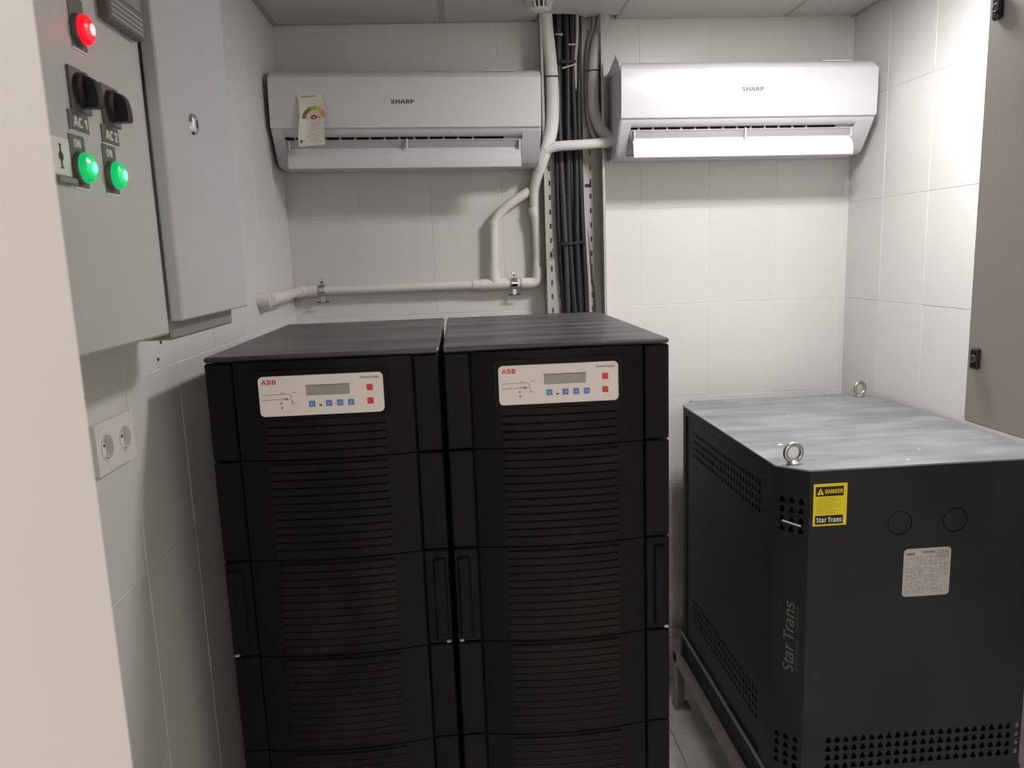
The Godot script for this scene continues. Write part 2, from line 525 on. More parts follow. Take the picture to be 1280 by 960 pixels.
func room() -> void:
	var TW := 0.251
	var TH := 0.3475
	# back wall
	var w := node("wall_back"); struct(w)
	obj("grout_bed", bx(Vector3((XL + XR) / 2, 1.45, -0.0512), Vector3(XR - XL + 0.3, 2.9, 0.1)), M.grout, w)
	tile_field(w, Transform3D(Basis.IDENTITY, Vector3(XL, 0, 0)), XR - XL, 0.0, HC + 0.03, TW, TH, 0.673 - XL, 1.503, 0.0020)
	w = node("wall_left"); struct(w)
	obj("grout_bed", bx(Vector3(XL - 0.0512, 1.45, 1.16), Vector3(0.1, 2.9, 2.34)), M.grout, w)
	tile_field(w, Transform3D(Basis(Vector3(0, 0, -1), Vector3(0, 1, 0), Vector3(1, 0, 0)), Vector3(XL, 0, ZF)), ZF, 0.0, HC + 0.03, TW, TH, ZF - 1.437, 1.163, 0.0020)
	w = node("wall_right"); struct(w)
	obj("grout_bed", bx(Vector3(XR + 0.0512, 1.45, 1.16), Vector3(0.1, 2.9, 2.34)), M.grout, w)
	tile_field(w, Transform3D(Basis(Vector3(0, 0, 1), Vector3(0, 1, 0), Vector3(-1, 0, 0)), Vector3(XR, 0, 0)), ZF, 0.0, HC + 0.03, TW, TH, 0.231, 1.503, 0.0020)
	# front wall with the doorway the photograph is taken from
	var f := MB.new()
	f.box(Vector3((-0.9 - 0.242) / 2, 1.45, 2.43), Vector3(0.9 - 0.242, 2.9, 0.2))
	f.box(Vector3((1.354 + 2.3) / 2, 1.45, 2.43), Vector3(2.3 - 1.354, 2.9, 0.2))
	f.box(Vector3(0.556, 2.52, 2.43), Vector3(1.596, 0.76, 0.2))
	struct(obj("wall_front", f, M.paint))
	var d := node("door_1"); struct(d)
	obj("jamb", bx(Vector3(-0.230, 1.07, 2.43), Vector3(0.024, 2.14, 0.206), 0.003), M.cream, d)
	obj("jamb", bx(Vector3(1.342, 1.07, 2.43), Vector3(0.024, 2.14, 0.206), 0.003), M.cream, d)
	obj("lintel", bx(Vector3(0.556, 2.128, 2.43), Vector3(1.548, 0.024, 0.206), 0.003), M.cream, d)
	# outside the doorway
	struct(obj("wall_corridor_left", bx(Vector3(-0.95, 1.45, 4.0), Vector3(0.1, 2.9, 3.1)), M.paint))
	struct(obj("wall_corridor_right", bx(Vector3(2.35, 1.45, 4.0), Vector3(0.1, 2.9, 3.1)), M.paint))
	struct(obj("wall_corridor_back", bx(Vector3(0.7, 1.45, 5.6), Vector3(3.4, 2.9, 0.1)), M.paint))
	struct(obj("ceiling_corridor", bx(Vector3(0.7, HC + 0.055, 4.04), Vector3(3.2, 0.1, 3.02)), M.ceil))
	struct(obj("roof_slab", bx(Vector3(0.7, 2.95, 2.75), Vector3(3.5, 0.1, 5.8)), M.paint))
	# floor
	var fl := node("floor"); struct(fl)
	obj("screed", bx(Vector3(0.7, -0.0565, 2.75), Vector3(3.5, 0.11, 5.8)), M.grout_floor, fl)
	tile_field(fl, Transform3D(Basis(Vector3(1, 0, 0), Vector3(0, 0, -1), Vector3(0, 1, 0)), Vector3(XL, 0, ZF)), XR - XL, 0.0, ZF, 0.4, 0.4, 0.69 - XL, ZF - 0.35, 0.003, "tile", ["floor_tile"])
	tile_field(fl, Transform3D(Basis(Vector3(1, 0, 0), Vector3(0, 0, -1), Vector3(0, 1, 0)), Vector3(-0.9, 0, 5.55)), 3.2, 0.0, 3.22, 0.6, 0.6, 0.0, 0.0, 0.003, "tile", ["floor_tile"])
	# suspended ceiling: tiles on a grid, one corner cut open for the tray
	var c := node("ceiling"); struct(c)
	var xs := [XL, -0.01, 0.59, 1.19, XR]
	var zs := [0.0, 0.30, 0.65, 1.25, ZF]
	for i in 4:
		for j in 4:
			var x0: float = xs[i] + 0.004
			var x1: float = xs[i + 1] - 0.004
			var z0: float = zs[j] + 0.004
			var z1: float = zs[j + 1] - 0.004
			var b := MB.new()
			if i == 1 and j == 0:
				var poly := PackedVector2Array([Vector2(x0, z0), Vector2(0.312, z0), Vector2(0.312, 0.083), Vector2(0.440, 0.070), Vector2(0.452, 0.022), Vector2(0.545, 0.058), Vector2(0.550, 0.056), Vector2(x1, 0.056), Vector2(x1, z1), Vector2(x0, z1)])
				b.prism(poly, HC, HC + 0.012, Transform3D(Basis(Vector3(1, 0, 0), Vector3(0, 0, 1), Vector3(0, 1, 0)), Vector3.ZERO))
			elif i == 2 and j == 2:      # this tile has the opening of the lamp
				b.sheet(x1 - x0, z1 - z0, 0.014, [[0.95 - x0, 0.95 - z0, 0.272, 0.272, rrect(0.27, 0.27, 0.002, 1)]], Transform3D(Basis(Vector3(1, 0, 0), Vector3(0, 0, 1), Vector3(0, -1, 0)), Vector3(x0, HC, z0)))
			else:
				b.box(Vector3((x0 + x1) / 2, HC + 0.007, (z0 + z1) / 2), Vector3(x1 - x0, 0.014, z1 - z0), 0.002)
			obj("ceiling_tile", b, M.ceil, c)
	for i in [1, 2, 3]:
		obj("grid_bar", bx(Vector3(xs[i], HC - 0.001 + 0.003, 1.17), Vector3(0.024 if i == 1 else 0.012, 0.006, 2.32)), M.ceil_bar, c)
	for j in [1, 2, 3]:
		obj("grid_bar", bx(Vector3((XL + XR) / 2, HC + 0.0035, zs[j]), Vector3(XR - XL, 0.006, 0.02)), M.ceil_bar, c)
	obj("edge_trim", bx(Vector3(XL + 0.010, HC + 0.0, 1.16), Vector3(0.020, 0.006, 2.32)), M.ceil_bar, c)
	obj("edge_trim", bx(Vector3(XR - 0.008, HC + 0.0, 1.16), Vector3(0.016, 0.006, 2.32)), M.ceil_bar, c)
	obj("edge_trim", bx(Vector3((XL + 0.31) / 2, HC + 0.0, 0.006), Vector3(0.31 - XL, 0.005, 0.012)), M.ceil_bar, c)

# ---------------------------------------------------------------- power cabinets
func arc_z(x: float, half: float, bulge: float) -> float:
	return bulge * (1.0 - (x / half) * (x / half))

func ups_pair() -> void:
	var W := 0.512
	var D := 0.86
	var H := 1.782      # the two cabinets are modelled at 1 / K of their size
	var seams := [1.782, 1.547, 1.312, 1.077, 0.835, 0.597, 0.352, 0.090]
	var K := 0.86
	var CW := 0.196      # half width of the middle panel
	var BU := 0.020
	var t := node("power_cabinet", Vector3(-0.3045 * K, 0, 2.78 - 1.69 * K))
	t.scale = Vector3.ONE * K
	tag(t, "tall black louvred power cabinet beside the tiled left wall with sockets", "power cabinet", "black power cabinets")
	obj("body", bx(Vector3(0, (H - 0.012 + 0.088) / 2, -D / 2 - 0.0205), Vector3(W - 0.006, H - 0.100, D - 0.042), 0.004), M.black_side, t)
	obj("plinth", bx(Vector3(0, 0.044, -D / 2), Vector3(W - 0.02, 0.088, D - 0.03), 0.003), M.dark, t)
	obj("top_panel", bx(Vector3(0, H - 0.006, -D / 2), Vector3(W, 0.012, D), 0.004), M.black_top, t)
	# slat: one bowed fin
	var fin := MB.new()
	var seg := 12
	var hw := 0.130
	for k in seg:
		var xa := lerpf(-hw, hw, float(k) / seg)
		var xb := lerpf(-hw, hw, float(k + 1) / seg)
		var za := arc_z(xa, CW, BU)
		var zb := arc_z(xb, CW, BU)
		var na := Vector3(2 * BU * xa / CW / CW, 0, 1).normalized()
		var nb := Vector3(2 * BU * xb / CW / CW, 0, 1).normalized()
		var pr := [Vector2(0.0, 0.0086), Vector2(0.0040, 0.0078), Vector2(0.0058, 0.0058), Vector2(0.0050, -0.0078), Vector2(0.0, -0.0082)]
		for q in 4:
			var p: Vector2 = pr[q]
			var r: Vector2 = pr[q + 1]
			var d := (r - p)
			var pn := Vector2(-d.y, d.x).normalized()
			var Na := (na * pn.x + Vector3(0, pn.y, 0)).normalized()
			var Nb := (nb * pn.x + Vector3(0, pn.y, 0)).normalized()
			fin.quads(Vector3(xa, p.y, za) + na * p.x, Vector3(xb, p.y, zb) + nb * p.x, Vector3(xb, r.y, zb) + nb * r.x, Vector3(xa, r.y, za) + na * r.x, Na, Nb, Nb, Na)
		if k == 0 or k == seg - 1:
			var xx := xa if k == 0 else xb
			var zz := za if k == 0 else zb
			var e := Vector3(-1 if k == 0 else 1, 0, 0)
			for q in range(1, 4):
				fin.tri(Vector3(xx, pr[0].y, zz), Vector3(xx, pr[q].y, zz + pr[q].x), Vector3(xx, pr[q + 1].y, zz + pr[q + 1].x), e, e, e)
	var fin_mesh := fin.mesh()
	for s in 7:
		var y1: float = seams[s] - (0.0015 if s > 0 else 0.014)
		var y0: float = seams[s + 1] + 0.0015
		var plan := PackedVector2Array()
		for k in 15:
			var x := lerpf(-CW + 0.002, CW - 0.002, k / 14.0)
			plan.append(Vector2(x, arc_z(x, CW, BU)))
		plan.append(Vector2(CW - 0.002, -0.02)); plan.append(Vector2(-CW + 0.002, -0.02))
		var b := MB.new()
		var T := Transform3D(Basis(Vector3(1, 0, 0), Vector3(0, 0, 1), Vector3(0, 1, 0)), Vector3.ZERO)
		b.prism(plan, y0, y1, T)
		var fp := obj("front_panel", b, M.black, t)
		var ytop := y1 - 0.010
		if s == 0: ytop = 1.639
		var y := ytop - 0.006
		while y > y0 + 0.008:
			obj("slat", fin_mesh, M.slat, fp, Vector3(0, y, 0))
			y -= 0.0182
		for sd in [-1.0, 1.0]:
			var sp := MB.new()
			var xm: float = sd * (CW + (W / 2 - CW) / 2 + 0.0005)
			sp.box(Vector3(xm, (y0 + y1) / 2, -0.0095), Vector3(W / 2 - CW - 0.003, y1 - y0, 0.021), 0.003)
			var o := obj("side_strip", sp, M.black, t)
			if s == 2:      # recessed pull beside the gap
				var h := obj("pull_handle", bx(Vector3(xm + sd * 0.006, (y0 + y1) / 2 - 0.004, 0.004), Vector3(0.030, y1 - y0 - 0.03, 0.010), 0.004), M.black, o)
				obj("pull_tip", bx(Vector3(xm + sd * 0.019, y0 + 0.006, 0.004), Vector3(0.010, 0.004, 0.008), 0.001), M.print_pale, o)
	# display plate
	var cp := obj("control_panel", null_plate(rrect(0.268, 0.088, 0.010), 0.004, 0.0), M.panel_plate, t, Vector3(-0.002, 1.694, BU + 0.003))
	obj("surround", null_plate(rrect(0.290, 0.112, 0.014), 0.0, -0.026), M.black, cp, Vector3(0, 0, -0.001))
	obj("display", bx(Vector3(0.014, 0.010, 0.0042), Vector3(0.094, 0.022, 0.002), 0.0008), M.lcd, cp)
	obj("display_rim", bx(Vector3(0.014, 0.0215, 0.0044), Vector3(0.096, 0.0016, 0.0020), 0.0004), M.print_grey, cp)
	for x in [-0.022, 0.0145, 0.0385, 0.0625]:
		var bt := obj("button", bx(Vector3(x, -0.0195, 0.0045), Vector3(0.0135, 0.0135, 0.003), 0.001), M.btn_blue, cp)
		obj_mark(bt, x, -0.0195)
	for y in [0.0115, -0.0185]:
		obj("stop_button", bx(Vector3(0.1045, y, 0.0045), Vector3(0.0135, 0.0135, 0.003), 0.001), M.btn_red, cp)
	obj("key_hole", bx(Vector3(-0.0035, -0.0235, 0.0042), Vector3(0.006, 0.0035, 0.001)), M.print_dark, cp)
	text("logo", "ABB", 0.0105, 0.031, M.print_red, cp, Transform3D(Basis.IDENTITY, Vector3(-0.1115, 0.0315, 0.0043)), "Droid Sans", 700)
	text("lettering", "PowerScale", 0.0066, 0.041, M.print_dark, cp, Transform3D(Basis.IDENTITY, Vector3(0.105, 0.0345, 0.0043)), "Droid Sans", 400)
	var dg := MB.new()
	for l in [[-0.098, 0.004, 0.058, 0], [-0.098, -0.007, 0.058, 0], [-0.064, -0.014, 0.0014, 1], [-0.082, 0.0065, 0.012, 0], [-0.058, 0.0075, 0.010, 0], [-0.058, -0.0165, 0.008, 0], [-0.082, -0.0045, 0.012, 0]]:
		dg.box(Vector3(l[0], l[1], 0.0042), Vector3(l[2], 0.0009 if l[3] == 0 else 0.010, 0.0006))
	dg.box(Vector3(-0.0665, 0.001, 0.0042), Vector3(0.008, 0.0009, 0.0006), 0, Basis(Vector3(0, 0, 1), -0.9))
	dg.box(Vector3(-0.0665, -0.0045, 0.0042), Vector3(0.008, 0.0009, 0.0006), 0, Basis(Vector3(0, 0, 1), 0.9))
	dg.box(Vector3(-0.076, -0.007, 0.0042), Vector3(0.005, 0.004, 0.0008))
	dg.box(Vector3(-0.088, -0.0155, 0.0042), Vector3(0.004, 0.004, 0.0008))
	dg.box(Vector3(-0.087, -0.0255, 0.0042), Vector3(0.004, 0.004, 0.0008))
	obj("line_diagram", dg, M.print_grey, cp)
	var b2 := t.duplicate()
	b2.name = numbered("power_cabinet")
	b2.position = Vector3(0.217 * K, 0, 2.78 - 1.69 * K)
	add_child(b2, true)
	tag(b2, "tall black louvred power cabinet standing nearer the grey-topped transformer", "power cabinet", "black power cabinets")

func obj_mark(parent: Node, x: float, y: float) -> void:
	obj("mark", bx(Vector3(x, y, 0.0061), Vector3(0.005, 0.0045, 0.0006)), M.print_pale, parent)

func null_plate(pts: PackedVector2Array, z1: float, z0: float) -> MB:
	var b := MB.new()
	b.prism(pts, z0, z1)
	return b

# ---------------------------------------------------------------- transformer
func drop_hole(r: float) -> PackedVector2Array:
	return PackedVector2Array([Vector2(-0.75 * r, -r), Vector2(0.75 * r, -r), Vector2(r, -0.3 * r), Vector2(0.55 * r, 0.5 * r), Vector2(0.15 * r, 1.2 * r), Vector2(-0.15 * r, 1.2 * r), Vector2(-0.6 * r, 0.5 * r), Vector2(-r, -0.3 * r)])

func vents(cx: float, cy: float, cols: int, rows: int, px: float, py: float, r: float) -> Array:
	var out := []
	for i in cols:
		for j in rows:
			out.append([cx + (i - (cols - 1) / 2.0) * px, cy + (j - (rows - 1) / 2.0) * py, px, py, drop_hole(r)])
	return out

const TX0 := 0.755
const TX1 := 1.430
const TZ0 := 0.195
const TZ1 := 1.083
const TY0 := 0.335
const TY1 := 1.170
const CH := 0.060

func transformer() -> void:
	var t := node("transformer", Vector3(1.09, 0, 0.64))
	tag(t, "dark grey transformer cabinet with pale metal lid, yellow warning label and lifting rings", "transformer")
	var o := -t.position
	var H := TY1 - TY0
	var th := 0.003
	# front
	var fx := TX0 + CH
	var fwid := TX1 - CH - fx
	var holes := vents(1.1345 - fx, 0.4235 - TY0, 23, 4, 0.0228, 0.0245, 0.0078)
	for k in [[1.043, 1.028], [1.183, 1.028]]:
		holes.append([k[0] - fx, k[1] - TY0, 0.08, 0.08, circle(0.0305, 32)])
	var b := MB.new()
	b.sheet(fwid, H, th, holes, Transform3D(Basis.IDENTITY, o + Vector3(fx, TY0, TZ1)))
	var fp := obj("front_panel", b, M.anthracite, t)
	for k in [[1.043, 1.028], [1.183, 1.028]]:
		var kd := MB.new()
		kd.prism(circle(0.0283, 32), -0.002, -0.0005)
		obj("knockout", kd, M.anthracite, fp, o + Vector3(k[0], k[1], TZ1))
	# left side: posts and an inset panel
	var L := Basis(Vector3(0, 0, 1), Vector3(0, 1, 0), Vector3(-1, 0, 0))
	var pz0 := TZ0 + CH + 0.03
	var pz1 := TZ1 - CH - 0.075
	var sh := vents((0.363 + 0.916) / 2 - pz0, 1.054 - TY0, 25, 4, 0.0230, 0.0245, 0.0080)
	sh.append_array(vents((0.363 + 0.916) / 2 - pz0, 0.4655 - TY0, 25, 4, 0.0230, 0.0245, 0.0080))
	b = MB.new()
	b.sheet(pz1 - pz0, H - 0.03, th, sh, Transform3D(L, o + Vector3(TX0 + 0.006, TY0 + 0.005, pz0)))
	obj("side_panel", b, M.anthracite, t)
	b = MB.new()
	b.box(o + Vector3(TX0 + 0.008, (TY0 + TY1) / 2, (TZ0 + CH + pz0) / 2), Vector3(0.016, H, pz0 - TZ0 - CH), 0.002)
	obj("post", b, M.anthracite, t)
	b = MB.new()
	b.box(o + Vector3(TX0 + 0.008, (TY0 + TY1) / 2, (TZ1 - CH + pz1) / 2), Vector3(0.016, H, TZ1 - CH - pz1), 0.002)
	obj("post", b, M.anthracite, t)
	obj("rail", bx(o + Vector3(TX0 + 0.008, TY1 - 0.0125, (pz0 + pz1) / 2), Vector3(0.016, 0.025, pz1 - pz0), 0.001), M.anthracite, t)
	for z in [pz0 + 0.012, pz1 - 0.012]:
		for y in [1.118, 0.735, 0.36]:
			var sc := MB.new()
			sc.lathe([Vector2(0.0, 0.0022), Vector2(0.0035, 0.0016), Vector2(0.0042, 0.0)], 10, Transform3D(Basis(Vector3(0, 0, 1), Vector3(-1, 0, 0), Vector3(0, -1, 0)), o + Vector3(TX0 + 0.006, y, z)))
			obj("screw", sc, M.plastic_black, t)
	# chamfered corners
	var cl := CH * sqrt(2.0)
	var cb := Basis(Vector3(1, 0, 1).normalized(), Vector3(0, 1, 0), Vector3(-1, 0, 1).normalized())
	var ch := vents(cl / 2, 1.054 - TY0, 3, 4, 0.0235, 0.0245, 0.0075)
	ch.append_array(vents(cl / 2, 0.4235 - TY0, 3, 4, 0.0235, 0.0245, 0.0075))
	b = MB.new()
	b.sheet(cl, H, th, ch, Transform3D(cb, o + Vector3(TX0, TY0, TZ1 - CH)))
	var cpan := obj("corner_panel", b, M.anthracite, t)
	b = MB.new()
	b.sheet(cl, H, th, [], Transform3D(Basis(Vector3(1, 0, -1).normalized(), Vector3(0, 1, 0), Vector3(1, 0, 1).normalized()), o + Vector3(TX1 - CH, TY0, TZ1)))
	obj("corner_panel", b, M.anthracite, t)
	b = MB.new()
	b.sheet(cl, H, th, [], Transform3D(Basis(Vector3(-1, 0, 1).normalized(), Vector3(0, 1, 0), Vector3(-1, 0, -1).normalized()), o + Vector3(TX0 + CH, TY0, TZ0)))
	obj("corner_panel", b, M.anthracite, t)
	b = MB.new()
	b.sheet(cl, H, th, [], Transform3D(Basis(Vector3(-1, 0, -1).normalized(), Vector3(0, 1, 0), Vector3(1, 0, -1).normalized()), o + Vector3(TX1, TY0, TZ0 + CH)))
	obj("corner_panel", b, M.anthracite, t)
	b = MB.new()
	b.box(o + Vector3(TX1 - 0.002, (TY0 + TY1) / 2, (TZ0 + TZ1) / 2), Vector3(0.004, H, TZ1 - TZ0 - 2 * CH))
	obj("side_panel", b, M.anthracite, t)
	b = MB.new()
	b.box(o + Vector3((TX0 + TX1) / 2, (TY0 + TY1) / 2, TZ0 + 0.002), Vector3(TX1 - TX0 - 2 * CH, H, 0.004))
	obj("back_panel", b, M.anthracite, t)
	var oct := PackedVector2Array([Vector2(TX0 + CH, TZ0), Vector2(TX1 - CH, TZ0), Vector2(TX1, TZ0 + CH), Vector2(TX1, TZ1 - CH), Vector2(TX1 - CH, TZ1), Vector2(TX0 + CH, TZ1), Vector2(TX0, TZ1 - CH), Vector2(TX0, TZ0 + CH)])
	var flat := Transform3D(Basis(Vector3(1, 0, 0), Vector3(0, 0, 1), Vector3(0, 1, 0)), o)
	b = MB.new()
	b.prism(oct, TY0, TY0 + 0.004, flat)
	obj("floor_plate", b, M.anthracite, t)
	obj("core", bx(o + Vector3(1.09, 0.72, 0.64), Vector3(0.5, 0.7, 0.7), 0.01), M.dark, t)
	var big := PackedVector2Array()
	for p in oct:
		big.append(p + (p - Vector2(1.0925, 0.639)).sign() * 0.003)
	b = MB.new()
	b.prism(big, TY1, TY1 + 0.004, flat)
	var lid := obj("lid", b, M.galvanised, t)
	for p in [[0.845, 0.842, 0.016, 0.007, 0.3], [1.02, 0.50, 0.006, 0.004, 1.0], [1.08, 1.045, 0.010, 0.005, 0.1], [1.16, 0.96, 0.007, 0.004, 2.0]]:
		var fk := MB.new()
		fk.box(Vector3.ZERO, Vector3(p[2], 0.0012, p[3]), 0.0004, Basis(Vector3(0, 1, 0), p[4]))
		obj("paint_fleck", fk, M.print_white, lid, o + Vector3(p[0], TY1 + 0.0046, p[1]))
	var scw := MB.new()
	scw.lathe([Vector2(0, 0.009), Vector2(0.003, 0.009), Vector2(0.003, 0.0)], 10, Transform3D(Basis.IDENTITY, o + Vector3(0.792, TY1 + 0.004, 0.222)))
	obj("screw", scw, M.steel, lid)
	# lifting rings
	for e in [[0.797, 1.030, 0.12], [1.378, 0.262, 0.25]]:
		var rb := MB.new()
		var T := Transform3D(Basis(Vector3(0, 1, 0), e[2]), o + Vector3(e[0], TY1 + 0.004, e[1]))
		rb.torus(0.0215, 0.0062, T * Transform3D(Basis.IDENTITY, Vector3(0, 0.030, 0)))
		rb.lathe([Vector2(0, 0.012), Vector2(0.008, 0.012), Vector2(0.014, 0.007), Vector2(0.0155, 0.0055), Vector2(0.0155, 0.0)], 20, T)
		obj("lifting_ring", rb, M.steel, t)
	# warning label
	var wl := obj("warning_label", bx(Vector3.ZERO, Vector3(0.083, 0.105, 0.0008)), M.yellow, t, o + Vector3(0.8660, 1.0855, TZ1 + 0.0008))
	obj("header", bx(Vector3(-0.002, 0.0335, 0.0006), Vector3(0.069, 0.024, 0.0006)), M.print_black, wl)
	obj("footer", bx(Vector3(-0.002, -0.0375, 0.0006), Vector3(0.069, 0.022, 0.0006)), M.print_black, wl)
	var tg := MB.new()
	tg.prism(PackedVector2Array([Vector2(-0.0085, -0.0075), Vector2(0.0085, -0.0075), Vector2(0, 0.0085)]), 0, 0.0004)
	obj("triangle", tg, M.yellow, wl, Vector3(-0.025, 0.0335, 0.001))
	obj("mark", bx(Vector3(-0.025, 0.0325, 0.0016), Vector3(0.002, 0.008, 0.0004)), M.print_black, wl)
	text("lettering", "DANGER", 0.0100, 0.044, M.yellow, wl, Transform3D(Basis.IDENTITY, Vector3(0.0085, 0.0335, 0.0012)), "Droid Sans", 700)
	text("lettering", "Star Trans", 0.0120, 0.062, M.print_white, wl, Transform3D(Basis.IDENTITY, Vector3(-0.002, -0.0375, 0.0012)), "Droid Sans", 700)
	var ln := MB.new()
	var yy := 0.016
	for k in 8:
		var wd: float = [0.050, 0.060, 0.044, 0.064, 0.058, 0.040, 0.055, 0.048][k]
		ln.box(Vector3(-0.034 + wd / 2, yy, 0.0007), Vector3(wd, 0.0016, 0.0004))
		yy -= 0.0052
	obj("text_lines", ln, M.yellow_dull, wl)
	# rating plate
	var np := obj("rating_plate", null_plate(rrect(0.120, 0.124, 0.008), 0.0012, 0.0), plate_material(), t, o + Vector3(1.117, 0.898, TZ1 + 0.0003))
	np.mesh = plate_mesh(0.120, 0.124, 0.010)
	# corner lettering, reading upwards
	var up := Transform3D(cb, o + Vector3(TX0, 0, TZ1 - CH)) * Transform3D(Basis(Vector3(0, 0, 1), PI / 2), Vector3(0.0435, 0.737, 0.0003))
	text("lettering", "Star Trans", 0.026, 0.184, M.print_grey, cpan, up, "Droid Sans", 400, true)
	var ul := MB.new()
	for k in 12:
		if k == 6: continue
		ul.box(Vector3(-0.082 + k * 0.0148, -0.021, 0), Vector3(0.0115, 0.0022, 0.0004))
	var uo := obj("small_print", ul, mat("print_faint", Color(0.29, 0.29, 0.295), 0.6), cpan)
	uo.transform = up
	# white tie end poking from a vent
	var te := MB.new()
	te.box(Vector3.ZERO, Vector3(0.046, 0.004, 0.003), 0.0008, Basis(Vector3(0, 0, 1), -0.13))
	var tee := obj("tie_end", te, M.print_white, cpan)
	tee.transform = Transform3D(cb, o + Vector3(TX0, 0, TZ1 - CH)) * Transform3D(Basis.IDENTITY, Vector3(0.044, 1.034, 0.003))
	# bottom lip and slotted skirt
	var lp := MB.new()
	lp.box(o + Vector3(TX0 + 0.004, TY0 - 0.003, (TZ0 + TZ1) / 2), Vector3(0.022, 0.006, TZ1 - TZ0 - 2 * CH + 0.02), 0.001)
	lp.box(o + Vector3((TX0 + TX1) / 2, TY0 - 0.003, TZ1 - 0.008), Vector3(TX1 - TX0 - 2 * CH, 0.006, 0.022), 0.001)
	obj("bottom_lip", lp, M.angle, t)
	var zz := TZ0 + 0.05
	var skirt := Node3D.new()
	while zz < TZ1 - 0.03:
		obj("skirt_slat", bar_mesh(), M.anthracite, t, o + Vector3(TX0 + 0.010, (0.2255 + TY0 - 0.006) / 2, zz))
		zz += 0.0165
	skirt.free()
	for e in [[TX0 + 0.02, TZ0 + 0.03], [TX1 - 0.03, TZ0 + 0.03], [TX0 + 0.02, TZ1 - 0.03], [TX1 - 0.03, TZ1 - 0.03]]:
		obj("skirt_post", bx(o + Vector3(e[0], (0.2255 + TY0) / 2, e[1]), Vector3(0.03, TY0 - 0.2255, 0.03)), M.anthracite, t)
	obj("skirt_panel", bx(o + Vector3((TX0 + TX1) / 2, (0.2255 + TY0) / 2, TZ1 - 0.03), Vector3(TX1 - TX0 - 0.08, TY0 - 0.2255 - 0.004, 0.003)), M.anthracite, t)

var bar_cache: ArrayMesh
func bar_mesh() -> ArrayMesh:
	if bar_cache == null:
		bar_cache = bx(Vector3.ZERO, Vector3(0.003, TY0 - 0.006 - 0.2255, 0.0095), 0.0006).mesh()
	return bar_cache

func plate_mesh(w: float, h: float, r: float) -> ArrayMesh:
	var b := MB.new()
	b.prism(rrect(w, h, r), 0.0, 0.001)
	for i in b.v.size():
		b.uv[i] = Vector2(b.v[i].x / w + 0.5, 0.5 - b.v[i].y / h)
	return b.mesh()

func plate_material() -> StandardMaterial3D:
	var im := Image.create(256, 256, false, Image.FORMAT_RGB8)
	im.fill(Color(0.80, 0.785, 0.77))
	var g := RandomNumberGenerator.new()
	g.seed = 5
	var ink := Color(0.50, 0.49, 0.48)
	im.fill_rect(Rect2i(14, 22, 44, 12), ink)
	im.fill_rect(Rect2i(102, 14, 66, 14), Color(0.58, 0.57, 0.56))
	for i in 6:
		for j in 5:
			im.fill_rect(Rect2i(182 + i * 11, 14 + j * 9, 7, 5), ink)
	for row in 20:
		var y := 44 + row * 10
		var x := 12
		while x < 236:
			var l := 8 + g.randi() % 34
			if g.randf() < 0.8:
				im.fill_rect(Rect2i(x, y, mini(l, 242 - x), 3), ink.lerp(Color(0.66, 0.65, 0.64), g.randf()))
			x += l + 4 + g.randi() % 10
	for x in [90, 150, 200]:
		im.fill_rect(Rect2i(x, 44, 2, 110), Color(0.6, 0.59, 0.58))
	im.fill_rect(Rect2i(84, 205, 12, 32), Color(0.74, 0.66, 0.72))
	im.fill_rect(Rect2i(160, 205, 12, 24), Color(0.73, 0.66, 0.70))
	var m := mat("rating_print", Color(0.9, 0.9, 0.9), 0.45)
	m.albedo_texture = ImageTexture.create_from_image(im)
	return m

func stand() -> void:
	var t := node("steel_stand", Vector3(1.09, 0, 0.62))
	tag(t, "low angle-iron stand on feet carrying the dark grey transformer", "stand")
	var o := -t.position
	var x0 := TX0 - 0.008
	var x1 := TX1 + 0.005
	var z0 := 0.165
	var z1 := TZ1 + 0.01
	var yt := 0.2255
	for s in [[x0, 1.0], [x1, -1.0]]:
		var b := MB.new()
		b.box(o + Vector3(s[0], yt - 0.0225, (z0 + z1) / 2), Vector3(0.005, 0.045, z1 - z0), 0.001)
		b.box(o + Vector3(s[0] + s[1] * 0.0225, yt - 0.0025, (z0 + z1) / 2), Vector3(0.045, 0.005, z1 - z0), 0.001)
		obj("rail", b, M.angle, t)
	for s in [[z0, 1.0], [z1, -1.0]]:
		var b := MB.new()
		b.box(o + Vector3((x0 + x1) / 2, yt - 0.0275, s[0]), Vector3(x1 - x0, 0.045, 0.005), 0.001)
		obj("cross_rail", b, M.angle, t)
	for s in [[x0, z0, 1.0, 1.0], [x1, z0, -1.0, 1.0], [x0, z1, 1.0, -1.0], [x1, z1, -1.0, -1.0]]:
		var b := MB.new()
		b.box(o + Vector3(s[0], (yt - 0.006) / 2, s[1] + s[3] * 0.02), Vector3(0.005, yt - 0.006, 0.040), 0.001)
		b.box(o + Vector3(s[0] + s[2] * 0.02, (yt - 0.006) / 2, s[1]), Vector3(0.040, yt - 0.006, 0.005), 0.001)
		var lg := obj("leg", b, M.edge_grey, t)
		obj("foot", bx(o + Vector3(s[0] + s[2] * 0.022, 0.003, s[1] + s[3] * 0.022), Vector3(0.060, 0.006, 0.060), 0.001), M.edge_grey, lg)

